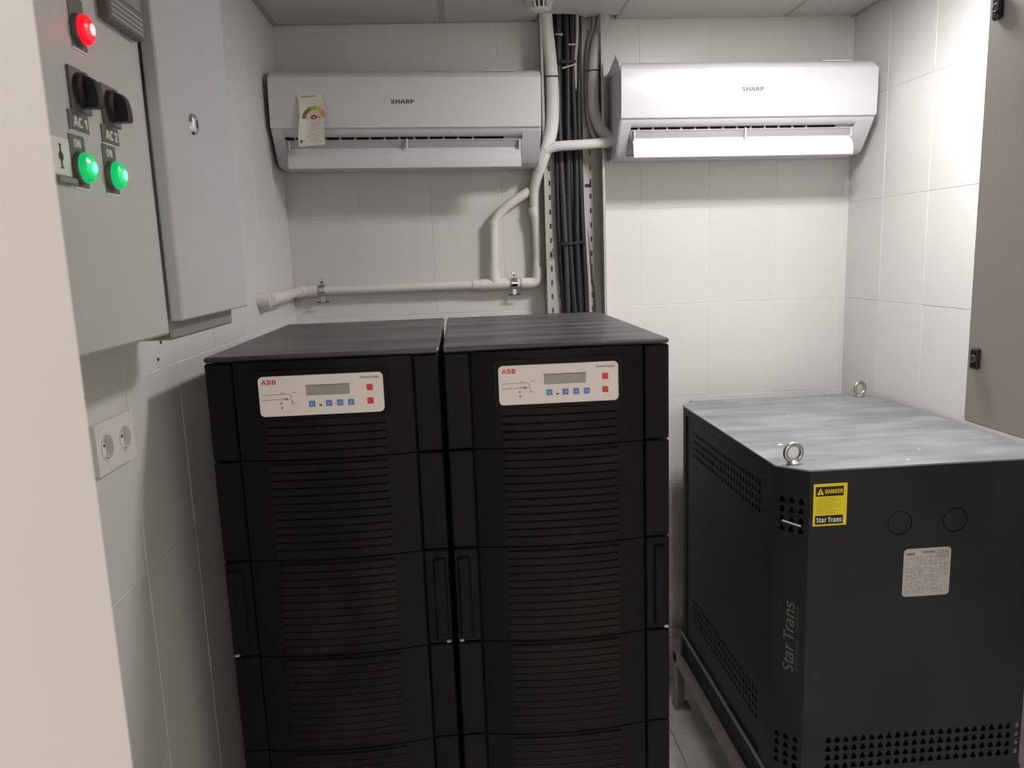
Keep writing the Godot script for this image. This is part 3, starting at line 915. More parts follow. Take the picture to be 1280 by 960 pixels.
# ---------------------------------------------------------------- air conditioners
func air_conditioners() -> void:
	var W := 0.86
	var t := node("air_conditioner", Vector3(-0.137, 2.005, 0.0))
	tag(t, "white wall air conditioner with a paper energy label hanging on its front", "air conditioner", "wall air conditioners")
	# profile in (z, y), y from the unit's base
	var P := func(pts: Array) -> PackedVector2Array: return PackedVector2Array(pts)
	var X := Basis(Vector3(0, 0, 1), Vector3(0, 1, 0), Vector3(-1, 0, 0))   # prism x->world z, y->y, z->-x
	var shell_end := PackedVector2Array([Vector2(0.004, 0.300), Vector2(0.150, 0.300), Vector2(0.190, 0.292), Vector2(0.214, 0.278), Vector2(0.222, 0.265), Vector2(0.222, 0.112), Vector2(0.214, 0.098), Vector2(0.150, 0.014), Vector2(0.134, 0.003), Vector2(0.120, 0.0), Vector2(0.004, 0.0)])
	var shell_mid := PackedVector2Array([Vector2(0.004, 0.300), Vector2(0.150, 0.300), Vector2(0.190, 0.292), Vector2(0.214, 0.278), Vector2(0.222, 0.265), Vector2(0.222, 0.112), Vector2(0.214, 0.098), Vector2(0.202, 0.0885), Vector2(0.196, 0.088), Vector2(0.140, 0.098), Vector2(0.085, 0.105), Vector2(0.060, 0.090), Vector2(0.075, 0.060), Vector2(0.120, 0.016), Vector2(0.128, 0.004), Vector2(0.120, 0.0), Vector2(0.004, 0.0)])
	var xl := -W / 2 + 0.038
	var xr := W / 2 - 0.060
	var b := MB.new()
	b.prism(shell_end, W / 2 - 0.004, -xl, Transform3D(X, Vector3.ZERO))
	b.prism(shell_mid, -xl, -xr, Transform3D(X, Vector3.ZERO))
	b.prism(shell_end, -xr, -W / 2 + 0.004, Transform3D(X, Vector3.ZERO))
	obj("body", b, M.ac_body, t)
	# thin side cheeks with a slightly larger outline
	for s in [-1.0, 1.0]:
		var ck := MB.new()
		var e := PackedVector2Array([Vector2(0.006, 0.298), Vector2(0.148, 0.298), Vector2(0.188, 0.290), Vector2(0.212, 0.276), Vector2(0.220, 0.262), Vector2(0.220, 0.112), Vector2(0.211, 0.097), Vector2(0.147, 0.014), Vector2(0.131, 0.004), Vector2(0.006, 0.003)])
		ck.prism(e, -s * (W / 2 - 0.006), -s * W / 2, Transform3D(X, Vector3.ZERO))
		obj("side_cheek", ck, M.ac_body, t)
	# front cover, slightly bowed at its edges
	var fc := MB.new()
	var cov := PackedVector2Array([Vector2(0.2225, 0.268), Vector2(0.2285, 0.266), Vector2(0.2315, 0.255), Vector2(0.2330, 0.200), Vector2(0.2315, 0.122), Vector2(0.2290, 0.113), Vector2(0.2225, 0.111)])
	fc.prism(cov, W / 2 - 0.001, -W / 2 + 0.001, Transform3D(X, Vector3.ZERO))
	obj("front_cover", fc, M.ac_white, t)
	# intake grille on the top
	for k in 9:
		obj("intake_slat", bx(Vector3(0, 0.302, 0.024 + k * 0.0135), Vector3(W - 0.08, 0.004, 0.005), 0.001), M.ac_body, t)
	obj("top_tab", bx(Vector3(W / 2 - 0.13, 0.2905, 0.200), Vector3(0.10, 0.003, 0.010), 0.001), M.ac_white, t)
	# outlet: dark throat, vanes, flap
	obj("throat", bx(Vector3(-0.035, 0.0865, 0.135), Vector3(xr - xl - 0.075, 0.015, 0.10)), M.dark, t)
	obj("outlet_floor", bx(Vector3((xl + xr) / 2, 0.0775, 0.150), Vector3(xr - xl - 0.002, 0.0045, 0.10), 0.001), M.ac_inner, t)
	var ob := MB.new()
	ob.prism(PackedVector2Array([Vector2(0.198, 0.077), Vector2(0.190, 0.055), Vector2(0.176, 0.035), Vector2(0.150, 0.012), Vector2(0.128, 0.010), Vector2(0.128, 0.077)]), -xl - 0.001, -xr + 0.001, Transform3D(X, Vector3.ZERO))
	obj("outlet_back", ob, M.ac_inner, t)
	for k in 13:
		var x := xl + 0.030 + k * 0.0475
		if x > xr - 0.09: break
		obj("vane", bx(Vector3(x, 0.0865, 0.187), Vector3(0.006, 0.0155, 0.012), 0.001), M.ac_inner, t)
	obj("throat_cover", bx(Vector3(xr - 0.030, 0.0865, 0.180), Vector3(0.060, 0.0155, 0.020), 0.001), M.ac_inner, t)
	var fl := MB.new()
	var arc := []
	var inn := []
	for k in 9:
		var a := k / 8.0
		var p := Vector2(0.188 + 0.026 * a + 0.010 * sin(a * PI), 0.056 - 0.066 * a)
		arc.append(p)
		inn.append(p + Vector2(-0.004, -0.001))
	inn.reverse()
	var fpoly := PackedVector2Array(arc + inn)
	fl.prism(fpoly, -xl - 0.008, -xr + 0.006, Transform3D(X, Vector3.ZERO))
	var flap := obj("flap", fl, M.ac_white, t)
	obj("flap_arm", bx(Vector3(-0.005, 0.066, 0.204), Vector3(0.005, 0.032, 0.008), 0.001), M.ac_white, flap)
	for x in [xl + 0.012, xr - 0.010]:
		obj("flap_arm", bx(Vector3(x, 0.063, 0.200), Vector3(0.004, 0.030, 0.012), 0.001), M.ac_white, flap)
	var c2 := t.duplicate()
	c2.name = numbered("air_conditioner")
	c2.position = Vector3(0.984, 2.012, 0.0)
	add_child(c2, true)
	tag(c2, "bright white wall air conditioner above the transformer, without a paper label", "air conditioner", "wall air conditioners")
	t.rotation_degrees.z = -1.0
	c2.rotation_degrees.z = -0.6
	text("lettering", "SHARP", 0.0125, 0.072, M.print_dark, t, Transform3D(Basis.IDENTITY, Vector3(-0.012, 0.190, 0.2334)), "Droid Sans", 700)
	text("lettering", "SHARP", 0.0125, 0.072, M.print_grey, c2, Transform3D(Basis.IDENTITY, Vector3(0.006, 0.198, 0.2334)), "Droid Sans", 700)
	# plastic corner that stands up at the right unit's end
	var cap := MB.new()
	cap.prism(PackedVector2Array([Vector2(0.0, 0.29), Vector2(0.12, 0.318), Vector2(0.150, 0.326), Vector2(0.175, 0.305), Vector2(0.205, 0.288), Vector2(0.205, 0.27), Vector2(0.0, 0.27)]), W / 2 + 0.001, W / 2 - 0.004, Transform3D(X, Vector3.ZERO))
	obj("end_cap", cap, M.ac_body, c2)
	# energy label: a curled strip of card
	var e := MB.new()
	var nr := 12
	for i in nr:
		var rows := []
		for q in [i, i + 1]:
			var f := float(q) / nr
			var z := 0.2345 + 0.004 * sin(f * PI) + 0.012 * f * f
			var y := 2.222 - f * 0.158
			var xm := -0.436 + 0.006 * sin(f * 5.0) + 0.006 * f
			var hw := 0.0385 + 0.003 * f
			var rw := []
			for k in 5:
				var g := k / 4.0
				rw.append(Vector3(xm + lerpf(-hw, hw, g), y + 0.004 * g, z + 0.006 * (g - 0.5) * (g - 0.5) * 4 * sin(f * PI) + 0.003 * g))
			rows.append(rw)
		for k in 4:
			var a: Vector3 = rows[0][k]
			var b0: Vector3 = rows[0][k + 1]
			var c: Vector3 = rows[1][k + 1]
			var d: Vector3 = rows[1][k]
			var nn := (d - a).cross(b0 - a).normalized()
			var u0 := Vector2(k / 4.0, float(i) / nr)
			var u1 := Vector2((k + 1) / 4.0, float(i) / nr)
			var u2 := Vector2((k + 1) / 4.0, float(i + 1) / nr)
			var u3 := Vector2(k / 4.0, float(i + 1) / nr)
			e.tri(a, b0, c, nn, nn, nn, u0, u1, u2)
			e.tri(a, c, d, nn, nn, nn, u0, u2, u3)
			var bk := Vector3(0, 0, -0.0005)
			e.tri(a + bk, b0 + bk, c + bk, -nn, -nn, -nn, u0, u0, u0)
			e.tri(a + bk, c + bk, d + bk, -nn, -nn, -nn, u0, u0, u0)
	tag(obj("energy_label", e, label_material()), "curled paper energy label with a coloured arc on an air conditioner", "label")

func label_material() -> StandardMaterial3D:
	var im := Image.create(160, 320, false, Image.FORMAT_RGB8)
	im.fill(Color(0.90, 0.89, 0.84))
	for y in range(6, 22):
		for x in range(28, 118):
			if (x / 3 + y / 4) % 3 != 0 and y > 10 and y < 19: im.set_pixel(x, y, Color(0.45, 0.45, 0.43))
	var c := Vector2(88, 150)
	for y in range(70, 160):
		for x in 160:
			var d := (Vector2(x, y) - c)
			var r := d.length()
			if r < 74 and r > 50 and y < 152:
				var a := atan2(-d.y, d.x) / PI
				var k := Color(0.88, 0.66, 0.40)
				if a > 0.72: k = Color(0.42, 0.44, 0.42)
				elif a > 0.58: k = Color(0.46, 0.52, 0.26)
				elif a > 0.40: k = Color(0.74, 0.70, 0.24)
				elif a > 0.2: k = Color(0.88, 0.78, 0.45)
				im.set_pixel(x, y, k)
			elif r <= 50:
				im.set_pixel(x, y, Color(0.90, 0.82, 0.77))
			if Vector2(d.x / 1.5, d.y + 6).length() < 14 and Vector2(d.x / 1.5, d.y + 3).length() > 5:
				im.set_pixel(x, y, Color(0.60, 0.30, 0.20))
	im.fill_rect(Rect2i(104, 146, 26, 4), Color(0.66, 0.42, 0.34))
	var g := RandomNumberGenerator.new()
	g.seed = 3
	for row in 12:
		var y := 172 + row * 11
		im.fill_rect(Rect2i(44 + g.randi() % 30, y, 50 + g.randi() % 30, 3), [Color(0.74, 0.70, 0.66), Color(0.80, 0.60, 0.56), Color(0.68, 0.68, 0.64)][row % 3])
	im.fill_rect(Rect2i(10, 282, 16, 12), Color(0.2, 0.2, 0.2))
	im.fill_rect(Rect2i(10, 300, 16, 3), Color(0.3, 0.3, 0.3))
	var m := mat("label_print", Color(1, 1, 1), 0.6)
	m.albedo_texture = ImageTexture.create_from_image(im)
	return m

# ---------------------------------------------------------------- cable tray
func tray_and_cables() -> void:
	var t := node("cable_tray", Vector3(0.4225, 0, 0))
	tag(t, "perforated metal cable tray running up the back wall between the air conditioners", "cable tray")
	var w := 0.205
	var holes := []
	var y := 1.10
	while y < 2.7:
		for x in [0.022, 0.050, 0.135, 0.168]:
			holes.append([x, y - 0.05 + 0.0, 0.012, 0.034, PackedVector2Array([Vector2(-0.0032, -0.009), Vector2(0.0032, -0.009), Vector2(0.0036, 0.0), Vector2(0.0032, 0.009), Vector2(-0.0032, 0.009), Vector2(-0.0036, 0.0)])])
		y += 0.05
	var b := MB.new()
	for o in holes: o[1] -= 0.05
	b.sheet(w, 2.75, 0.0015, holes, Transform3D(Basis.IDENTITY, Vector3(-w / 2, 0.05, 0.018)))
	obj("base", b, M.tray, t)
	for s in [-1.0, 1.0]:
		var f := MB.new()
		f.box(Vector3(s * w / 2, 1.425, 0.042), Vector3(0.0016, 2.75, 0.078))
		f.box(Vector3(s * (w / 2 + 0.000), 1.425, 0.080), Vector3(0.009, 2.75, 0.004), 0.001)
		obj("flange", f, M.tray, t)
	# cables: each one its own wander, all ending in the floor behind the cabinets
	var cb := [[0.366, 0.372, 0.384, 0.0095, 0.018, 0], [0.380, 0.386, 0.396, 0.0100, 0.030, 1], [0.394, 0.396, 0.405, 0.0090, 0.017, 0], [0.404, 0.408, 0.417, 0.0105, 0.036, 0], [0.418, 0.421, 0.428, 0.0095, 0.020, 1], [0.428, 0.432, 0.440, 0.0100, 0.035, 0], [0.440, 0.442, 0.450, 0.0095, 0.018, 0], [0.448, 0.450, 0.462, 0.0090, 0.033, 0]]
	for k in cb.size():
		var c: Array = cb[k]
		var pts := []
		for q in 17:
			var f := q / 16.0
			var yy := lerpf(2.82, 0.06, f)
			var xx := lerpf(c[0], c[1], clampf((2.5 - yy) / 0.75, 0, 1)) if yy > 1.75 else lerpf(c[1], c[2], clampf((1.75 - yy) / 0.3, 0, 1))
			if yy > 2.15: xx = lerpf(xx, 0.42 + (k - 3.5) * 0.0125, clampf((yy - 2.15) / 0.5, 0, 1) * 0.5)
			pts.append(Vector3(xx + 0.0032 * sin(yy * (6.0 + k % 3) + k * 2.1), yy, 0.016 + c[4] + 0.003 * sin(yy * 7.0 + k * 1.7)))
		var m := MB.new()
		m.tube(smooth(pts), c[3], 10)
		tag(obj("cable", m, M.cable if c[5] == 0 else M.cable_grey), "%s dark cable from the left in the bundle in the wall tray" % ["first", "second", "third", "fourth", "fifth", "sixth", "seventh", "eighth and last"][k], "cable", "dark cables in the tray")
	var th := []
	for p in [[0.425, 2.82], [0.452, 2.45], [0.462, 2.2], [0.458, 1.95], [0.466, 1.85], [0.476, 1.75], [0.488, 1.62], [0.496, 1.5], [0.498, 1.0], [0.498, 0.06]]:
		th.append(Vector3(p[0], p[1], 0.024))
	var g := MB.new()
	g.tube(smooth(th), 0.0032, 8)
	tag(obj("thin_cable", g, M.cable_green), "thin olive green wire bowing out beside the dark cable bundle", "cable")
	var wp := MB.new()
	wp.tube(smooth([Vector3(0.448, 2.80, 0.050), Vector3(0.447, 2.45, 0.050), Vector3(0.438, 2.36, 0.052), Vector3(0.437, 2.28, 0.050), Vector3(0.440, 2.20, 0.040), Vector3(0.456, 2.0, 0.027), Vector3(0.470, 1.72, 0.027), Vector3(0.478, 1.4, 0.027), Vector3(0.478, 0.06, 0.027)]), 0.0065, 10)
	tag(obj("thin_conduit", wp, M.wrap_grey), "slim pale grey conduit running down the tray between cables and wrapped pipe", "conduit")
	# ties
	for e in [[0.382, 2.433, 0.024, -0.05, "tie_white", "short pale tie on the cables nearest the ceiling opening"], [0.428, 2.400, 0.030, 0.0, "tie_white", "pale tie across the cables just under the highest tie"], [0.413, 2.330, 0.046, 0.24, "tie_white", "slanting pale tie across the cable bundle"],
			[0.412, 1.738, 0.092, 0.05, "tie_black", "black tie around the cable bundle below the crossing white pipe"], [0.470, 1.938, 0.042, 0.0, "tie_black", "short black tie fixed to the bare right half of the tray"], [0.408, 2.345, 0.060, 0.0, "tie_black", "black tie around the cables behind the slanting pale tie"]]:
		var m := MB.new()
		m.box(Vector3(0, 0, 0.066 if e[4] == "tie_white" or e[2] > 0.05 else 0.021), Vector3(e[2], 0.0045 if e[4] == "tie_white" else 0.010, 0.002), 0.0006, Basis(Vector3(0, 0, 1), e[3]))
		if e[2] > 0.05:
			for s in [-1.0, 1.0]:
				m.box(Vector3(s * e[2] / 2, 0, 0.043), Vector3(0.002, 0.010, 0.046))
			m.box(Vector3(-e[2] / 2 + 0.012, 0.0, 0.069), Vector3(0.010, 0.014, 0.006), 0.001)
		else:
			m.box(Vector3(e[2] / 2 - 0.003, e[2] / 2 * sin(e[3]), 0.067 if e[4] == "tie_white" else 0.022), Vector3(0.007, 0.008, 0.005), 0.001)
		tag(obj("cable_tie", m, M[e[4]], self, Vector3(e[0], e[1], 0.0)), e[5], "cable tie")

func smooth(pts: Array) -> PackedVector3Array:
	var c := Curve3D.new()
	for i in pts.size():
		var a: Vector3 = pts[maxi(i - 1, 0)]
		var b: Vector3 = pts[mini(i + 1, pts.size() - 1)]
		var d := (b - a) / 6.0
		c.add_point(pts[i], -d, d)
	var out := PackedVector3Array()
	for i in pts.size() - 1:
		for k in 4:
			out.append(c.sample(i, k / 4.0))
	out.append(pts[-1])
	return out

# ---------------------------------------------------------------- pipes
func sleeve(a: Vector3, b: Vector3, r: float) -> MB:
	var m := MB.new()
	var d := (b - a).normalized()
	var e := minf(0.0025, (b - a).length() * 0.2)
	var ring := func(p: Vector3) -> Vector3: return p
	m.tube(PackedVector3Array([a, a + d * e]), r * 0.94, 18, 1.0, r)
	m.tube(PackedVector3Array([a + d * e, b - d * e]), r, 18)
	m.tube(PackedVector3Array([b - d * e, b]), r, 18, 1.0, r * 0.94)
	return m

func pipes() -> void:
	var R := 0.0155
	var Rf := 0.0200
	var z := 0.034
	var y := 1.604
	var t := node("drain_pipe", Vector3(-0.548, y, 0.034))
	tag(t, "white plastic drain pipe running low along the back wall to the left corner", "pipe")
	var o := -t.position
	obj("pipe", tub([Vector3(-0.548, y - 0.004, 0.50), Vector3(-0.548, y, z), Vector3(0.285, y - 0.002, z), Vector3(0.291, 1.70, z), Vector3(0.289, 1.80, z + 0.003)], R, 0.022, 16), M.pvc, t, o)
	obj("end_elbow", sleeve(Vector3(-0.580, y - 0.004, 0.498), Vector3(-0.545, y - 0.004, 0.498), 0.026), M.pvc, t, o)
	obj("coupling", sleeve(Vector3(-0.548, y - 0.004, 0.505), Vector3(-0.548, y - 0.002, 0.27), 0.0195), M.pvc, t, o)
	var el := MB.new()
	el.tube(rounded([Vector3(-0.548, y, z + 0.06), Vector3(-0.548, y, z), Vector3(-0.490, y, z)], 0.03), Rf, 18)
	obj("elbow", el, M.pvc, t, o)
	obj("tee", sleeve(Vector3(0.085, y - 0.001, z), Vector3(0.178, y - 0.001, z), Rf), M.pvc, t, o)
	obj("tee_branch", sleeve(Vector3(0.132, y, z), Vector3(0.132, y + 0.050, z), Rf), M.pvc, t, o)
	obj("coupling", sleeve(Vector3(0.055, y - 0.001, z), Vector3(0.085, y - 0.001, z), Rf * 0.96), M.pvc, t, o)
	var e2 := MB.new()
	e2.tube(rounded([Vector3(0.228, y - 0.002, z), Vector3(0.288, y - 0.002, z), Vector3(0.291, y + 0.055, z)], 0.026), Rf, 18)
	obj("elbow", e2, M.pvc, t, o)
	var s := node("branch_pipe", Vector3(0.132, y + 0.052, z))
	tag(s, "white drain pipe rising from the tee and bending up under the left air conditioner", "pipe")
	o = -s.position
	obj("pipe", tub([Vector3(0.132, y + 0.050, z), Vector3(0.138, 1.825, z), Vector3(0.182, 1.872, z), Vector3(0.268, 1.925, z)], 0.0165, 0.03, 16), M.pvc, s, o)
	obj("collar", sleeve(Vector3(0.1375, 1.812, z), Vector3(0.140, 1.828, z), 0.0185), M.pvc, s, o)
	# wrapped pipe pair from the ceiling opening, with the cross piece to the right unit
	var w := node("wrapped_pipe", Vector3(0.338, 2.49, 0.07))
	tag(w, "white tape-wrapped pipe coming down from the ceiling opening to the drain elbow", "pipe")
	o = -w.position
	var b := MB.new()
	b.tube(smooth([Vector3(0.334, 2.83, 0.062), Vector3(0.338, 2.50, 0.062), Vector3(0.345, 2.40, 0.066), Vector3(0.353, 2.30, 0.070), Vector3(0.354, 2.20, 0.074), Vector3(0.346, 2.12, 0.085), Vector3(0.324, 2.05, 0.098)]), 0.0235, 16, 1.0, 0.021)
	obj("upper_pipe", b, M.wrap, w, o)
	b = MB.new()
	b.tube(smooth([Vector3(0.326, 2.06, 0.098), Vector3(0.308, 2.01, 0.080), Vector3(0.287, 1.94, 0.050), Vector3(0.285, 1.88, 0.040), Vector3(0.289, 1.80, z + 0.003)]), 0.0205, 16, 1.0, 0.0165)
	obj("lower_pipe", b, M.wrap, w, o)
	b = MB.new()
	b.tube(smooth([Vector3(0.322, 2.05, 0.100), Vector3(0.36, 2.063, 0.108), Vector3(0.45, 2.066, 0.110), Vector3(0.51, 2.070, 0.108), Vector3(0.556, 2.076, 0.100)]), 0.0165, 16)
	obj("cross_pipe", b, M.wrap, w, o)
	obj("tape_band", sleeve(Vector3(0.280, 1.868, 0.038), Vector3(0.2855, 1.838, 0.038), 0.0195), M.pvc, w, o)
	var tb := MB.new()
	tb.torus(0.0236, 0.0022, Transform3D(Basis(Vector3(1, 0, 0), PI / 2 + 0.1), Vector3(0.3535, 2.296, 0.070)), 24, 6)
	obj("black_band", tb, M.tie_black, w, o)
	var tp := node("grey_pipe", Vector3(0.51, 2.49, 0.05))
	tag(tp, "grey wrapped pipe curving from the ceiling opening behind the right air conditioner", "pipe")
	o = -tp.position
	b = MB.new()
	b.tube(smooth([Vector3(0.552, 2.83, 0.040), Vector3(0.540, 2.50, 0.042), Vector3(0.518, 2.42, 0.046), Vector3(0.502, 2.34, 0.048), Vector3(0.498, 2.24, 0.050), Vector3(0.501, 2.18, 0.054), Vector3(0.522, 2.12, 0.064), Vector3(0.556, 2.085, 0.075)]), 0.0205, 16)
	obj("pipe", b, M.wrap_grey, tp, o)
	b = MB.new()
	b.tube(smooth([Vector3(0.520, 2.83, 0.024), Vector3(0.512, 2.50, 0.024), Vector3(0.492, 2.42, 0.026), Vector3(0.482, 2.34, 0.026), Vector3(0.480, 2.22, 0.028), Vector3(0.486, 2.15, 0.03), Vector3(0.51, 2.09, 0.04), Vector3(0.556, 2.06, 0.055)]), 0.0085, 12)
	obj("small_pipe", b, M.wrap_grey, tp, o)
	tb = MB.new()
	tb.torus(0.0206, 0.0022, Transform3D(Basis(Vector3(1, 0, 0), PI / 2), Vector3(0.5005, 2.316, 0.0485)), 24, 6)
	obj("black_band", tb, M.tie_black, tp, o)
	# pipe clamps
	for e in [[-0.476, "metal pipe clamp on the drain pipe near the left corner"], [0.203, "metal pipe clamp on the drain pipe beside the tee"]]:
		var c := node("pipe_clamp", Vector3(e[0], y, z))
		tag(c, e[1], "pipe clamp")
		var r := MB.new()
		r.tube(PackedVector3Array([Vector3(-0.011, 0, 0), Vector3(0.011, 0, 0)]), 0.0215, 18)
		obj("band", r, M.chrome, c)
		r = MB.new()
		r.box(Vector3(0, 0.030, -0.006), Vector3(0.014, 0.022, 0.003), 0.001)
		r.box(Vector3(0, -0.030, 0.004), Vector3(0.014, 0.022, 0.003), 0.001)
		obj("lug", r, M.chrome, c)
		obj("bolt", bx(Vector3(0.0, -0.040, 0.002), Vector3(0.044, 0.004, 0.006), 0.001), M.plastic_black, c)
		obj("screw", bx(Vector3(0.0, 0.028, 0.0), Vector3(0.007, 0.007, 0.008), 0.002), M.print_dark, c)
		obj("back_post", bx(Vector3(0, 0, -0.026), Vector3(0.006, 0.006, 0.016)), M.chrome, c)
	# low conduit on the back wall beside the stand
	var q := node("low_conduit", Vector3(0.0, 0.212, 0.03))
	tag(q, "grey conduit along the foot of the back wall between cabinet and transformer", "conduit")
	var lc := MB.new()
	lc.tube(PackedVector3Array([Vector3(-0.5, 0, 0), Vector3(1.44, 0, 0)]), 0.017, 14)
	obj("pipe", lc, M.wrap_grey, q)
	obj("coupling", sleeve(Vector3(0.700, 0, 0), Vector3(0.775, 0, 0), 0.021), M.wrap_grey, q)
	obj("saddle", bx(Vector3(0.735, 0.020, -0.005), Vector3(0.03, 0.006, 0.05), 0.001), M.print_white, q)

# ---------------------------------------------------------------- switch boxes on the left wall
func lamp_base() -> MB:
	var b := MB.new()
	b.lathe([Vector2(0.0, 0.006), Vector2(0.0145, 0.006), Vector2(0.0152, 0.004), Vector2(0.0152, 0.0)], 28, Transform3D(Basis(Vector3(1, 0, 0), Vector3(0, 0, 1), Vector3(0, -1, 0)), Vector3.ZERO))
	return b

const FX := -0.36       # face of the first box, before its scale
const BS := 1.139       # both boxes are laid out at 1 / BS of their size, about the camera
const XB := XL / BS

func stretched(p: Vector3) -> Vector3:
	return Vector3(0, 1.7, 2.78) + (p - Vector3(0, 1.7, 2.78)) * BS

func face(z: float, y: float, off := 0.0) -> Transform3D:   # x to the right as read, y up, z out of the box
	return Transform3D(Basis(Vector3(0, 0, -1), Vector3(0, 1, 0), Vector3(1, 0, 0)), Vector3(FX + off, y, z))

func left_boxes() -> void:
	var t := node("switch_box", stretched(Vector3(XB, 1.619, 2.03)))
	t.scale = Vector3.ONE * BS
	tag(t, "grey control box with signal lamps, rotary switches and meter on the left wall", "switch box")
	var o := -Vector3(XB, 1.619, 2.03)
	var z0 := 1.803
	var z1 := 2.25
	var y0 := 1.619
	var y1 := 2.32
	obj("body", bx(o + Vector3((XB + FX - 0.018) / 2, (y0 + y1) / 2, (z0 + z1) / 2), Vector3(FX - 0.018 - XB, y1 - y0 - 0.006, z1 - z0 - 0.006), 0.003), M.box_grey, t)
	var door := obj("door", bx(o + Vector3(FX - 0.008, (y0 + y1) / 2, (z0 + z1) / 2), Vector3(0.016, y1 - y0, z1 - z0), 0.003), M.box_grey, t)
	# signal lamps
	for l in [[1.934, 1.957, "red"], [1.799, 1.989, "green"], [1.799, 1.920, "green"]]:
		var T := Transform3D(Basis.IDENTITY, o) * face(l[1], l[0])
		var lamp := obj("signal_lamp", lamp_base(), M.plate_dark, t)
		lamp.transform = T
		var c := Color(0.95, 0.05, 0.16) if l[2] == "red" else Color(0.0, 0.76, 0.42)
		var key: String = "lens_" + l[2]
		if not M.has(key):
			glow(key, c, 0.34 if l[2] == "red" else 0.26, 0.2)
			glow("core_" + l[2], Color(1.0, 0.72, 0.70) if l[2] == "red" else Color(0.45, 1.0, 0.72), 0.6)
		var ln := MB.new()
		ln.lathe([Vector2(0.0, 0.0085), Vector2(0.0075, 0.0078), Vector2(0.0118, 0.0062), Vector2(0.0140, 0.0035), Vector2(0.0145, 0.001), Vector2(0.0145, 0.0)], 28, Transform3D(Basis(Vector3(1, 0, 0), Vector3(0, 0, 1), Vector3(0, -1, 0)), Vector3(0, 0, 0.006)))
		obj("lens", ln, M[key], lamp)
		var star := MB.new()
		for k in 4:
			star.box(Vector3(0, 0, 0.0147), Vector3(0.011, 0.0028, 0.0008), 0.0002, Basis(Vector3(0, 0, 1), k * PI / 4 + 0.2))
		obj("filament", star, M["core_" + l[2]], lamp)
		var om := OmniLight3D.new()
		om.name = "lamp_glow"
		om.light_color = c
		om.light_energy = 0.00012
		om.omni_range = 4.0
		om.omni_attenuation = 2.0
		om.light_size = 0.012
		om.shadow_enabled = true
		om.position = Vector3(0, 0, 0.024)
		lamp.add_child(om)
		var pl := obj("name_plate", bx(Vector3(0, 0.0, 0.0004), Vector3(0.031, 0.050, 0.001), 0.0002), M.label_dark, lamp, Vector3(0.0, 0.006, 0))
		obj("plate_rim", bx(Vector3(0, -0.0255, 0.0006), Vector3(0.031, 0.0015, 0.0012)), M.label_white, pl)
		if l[2] == "green":
			text("lettering", "ON", 0.008, 0.013, M.label_white, pl, Transform3D(Basis.IDENTITY, Vector3(0, 0.017, 0.0010)), "Droid Sans", 700)
	# rotary switches
	for s in [[1.972, 1.874], [1.905, 1.872]]:
		var T := Transform3D(Basis.IDENTITY, o) * face(s[0], s[1])
		var sw := obj("rotary_switch", bx(Vector3(0, 0, 0.0015), Vector3(0.040, 0.041, 0.003), 0.0008), M.plate_dark, t)
		sw.transform = T
		var hub := MB.new()
		hub.lathe([Vector2(0, 0.007), Vector2(0.013, 0.007), Vector2(0.016, 0.005), Vector2(0.017, 0.0)], 24, Transform3D(Basis(Vector3(1, 0, 0), Vector3(0, 0, 1), Vector3(0, -1, 0)), Vector3(0, 0, 0.003)))
		obj("hub", hub, M.plastic_black, sw)
		var hd := MB.new()
		hd.prism(PackedVector2Array([Vector2(0.006, -0.017), Vector2(0.0195, -0.017), Vector2(0.0212, -0.014), Vector2(0.0212, -0.006), Vector2(0.020, 0.002), Vector2(0.018, 0.008), Vector2(0.015, 0.0115), Vector2(0.006, 0.0130)]), -0.006, 0.006, Transform3D(Basis(Vector3(0, 0, 1), Vector3(0, 1, 0), Vector3(-1, 0, 0)), Vector3.ZERO))
		obj("lever", hd, M.plastic_black, sw)
	# engraved name plates
	for s in [["AC 1", 1.980, 1.843], ["AC 2", 1.912, 1.841]]:
		var pl := obj("name_plate", bx(Vector3(0, 0, 0.0006), Vector3(0.040, 0.0190, 0.0012), 0.0003), M.label_dark, t)
		pl.transform = Transform3D(Basis.IDENTITY, o) * face(s[1], s[2])
		text("lettering", s[0], 0.0095, 0.027, M.label_white, pl, Transform3D(Basis.IDENTITY, Vector3(0.002, 0, 0.0014)), "Droid Sans", 700)
		obj("plate_rim", bx(Vector3(0, -0.0098, 0.0006), Vector3(0.040, 0.0012, 0.0012)), M.label_white, pl)
	# white lock label
	var lk := obj("lock_label", bx(Vector3(0, 0, 0.0005), Vector3(0.036, 0.034, 0.001), 0.0002), M.label_white, t)
	lk.transform = Transform3D(Basis.IDENTITY, o) * face(2.024, 1.806)
	var kx := MB.new()
	kx.prism(circle(0.0042, 16), 0.001, 0.0014)
	kx.box(Vector3(0, 0.007, 0.0012), Vector3(0.0022, 0.006, 0.0006))
	kx.box(Vector3(0, -0.007, 0.0012), Vector3(0.0022, 0.006, 0.0006))
	kx.box(Vector3(0, -0.0105, 0.0012), Vector3(0.006, 0.0012, 0.0006))
	kx.box(Vector3(0, 0.0105, 0.0012), Vector3(0.005, 0.0012, 0.0006))
	obj("mark", kx, M.print_black, lk)
	obj("latch_tab", bx(Vector3(0, -0.022, 0.003), Vector3(0.034, 0.006, 0.006), 0.001), M.edge_grey, lk)
	# panel meter near the far edge
	var mt := obj("panel_meter", bx(Vector3(0, 0, 0.006), Vector3(0.092, 0.092, 0.012), 0.002), M.plate_dark, t)
	mt.transform = Transform3D(Basis.IDENTITY, o) * face(1.860, 2.006)
	obj("display", bx(Vector3(0.004, 0.010, 0.0125), Vector3(0.066, 0.054, 0.002), 0.0006), M.edge_grey, mt)
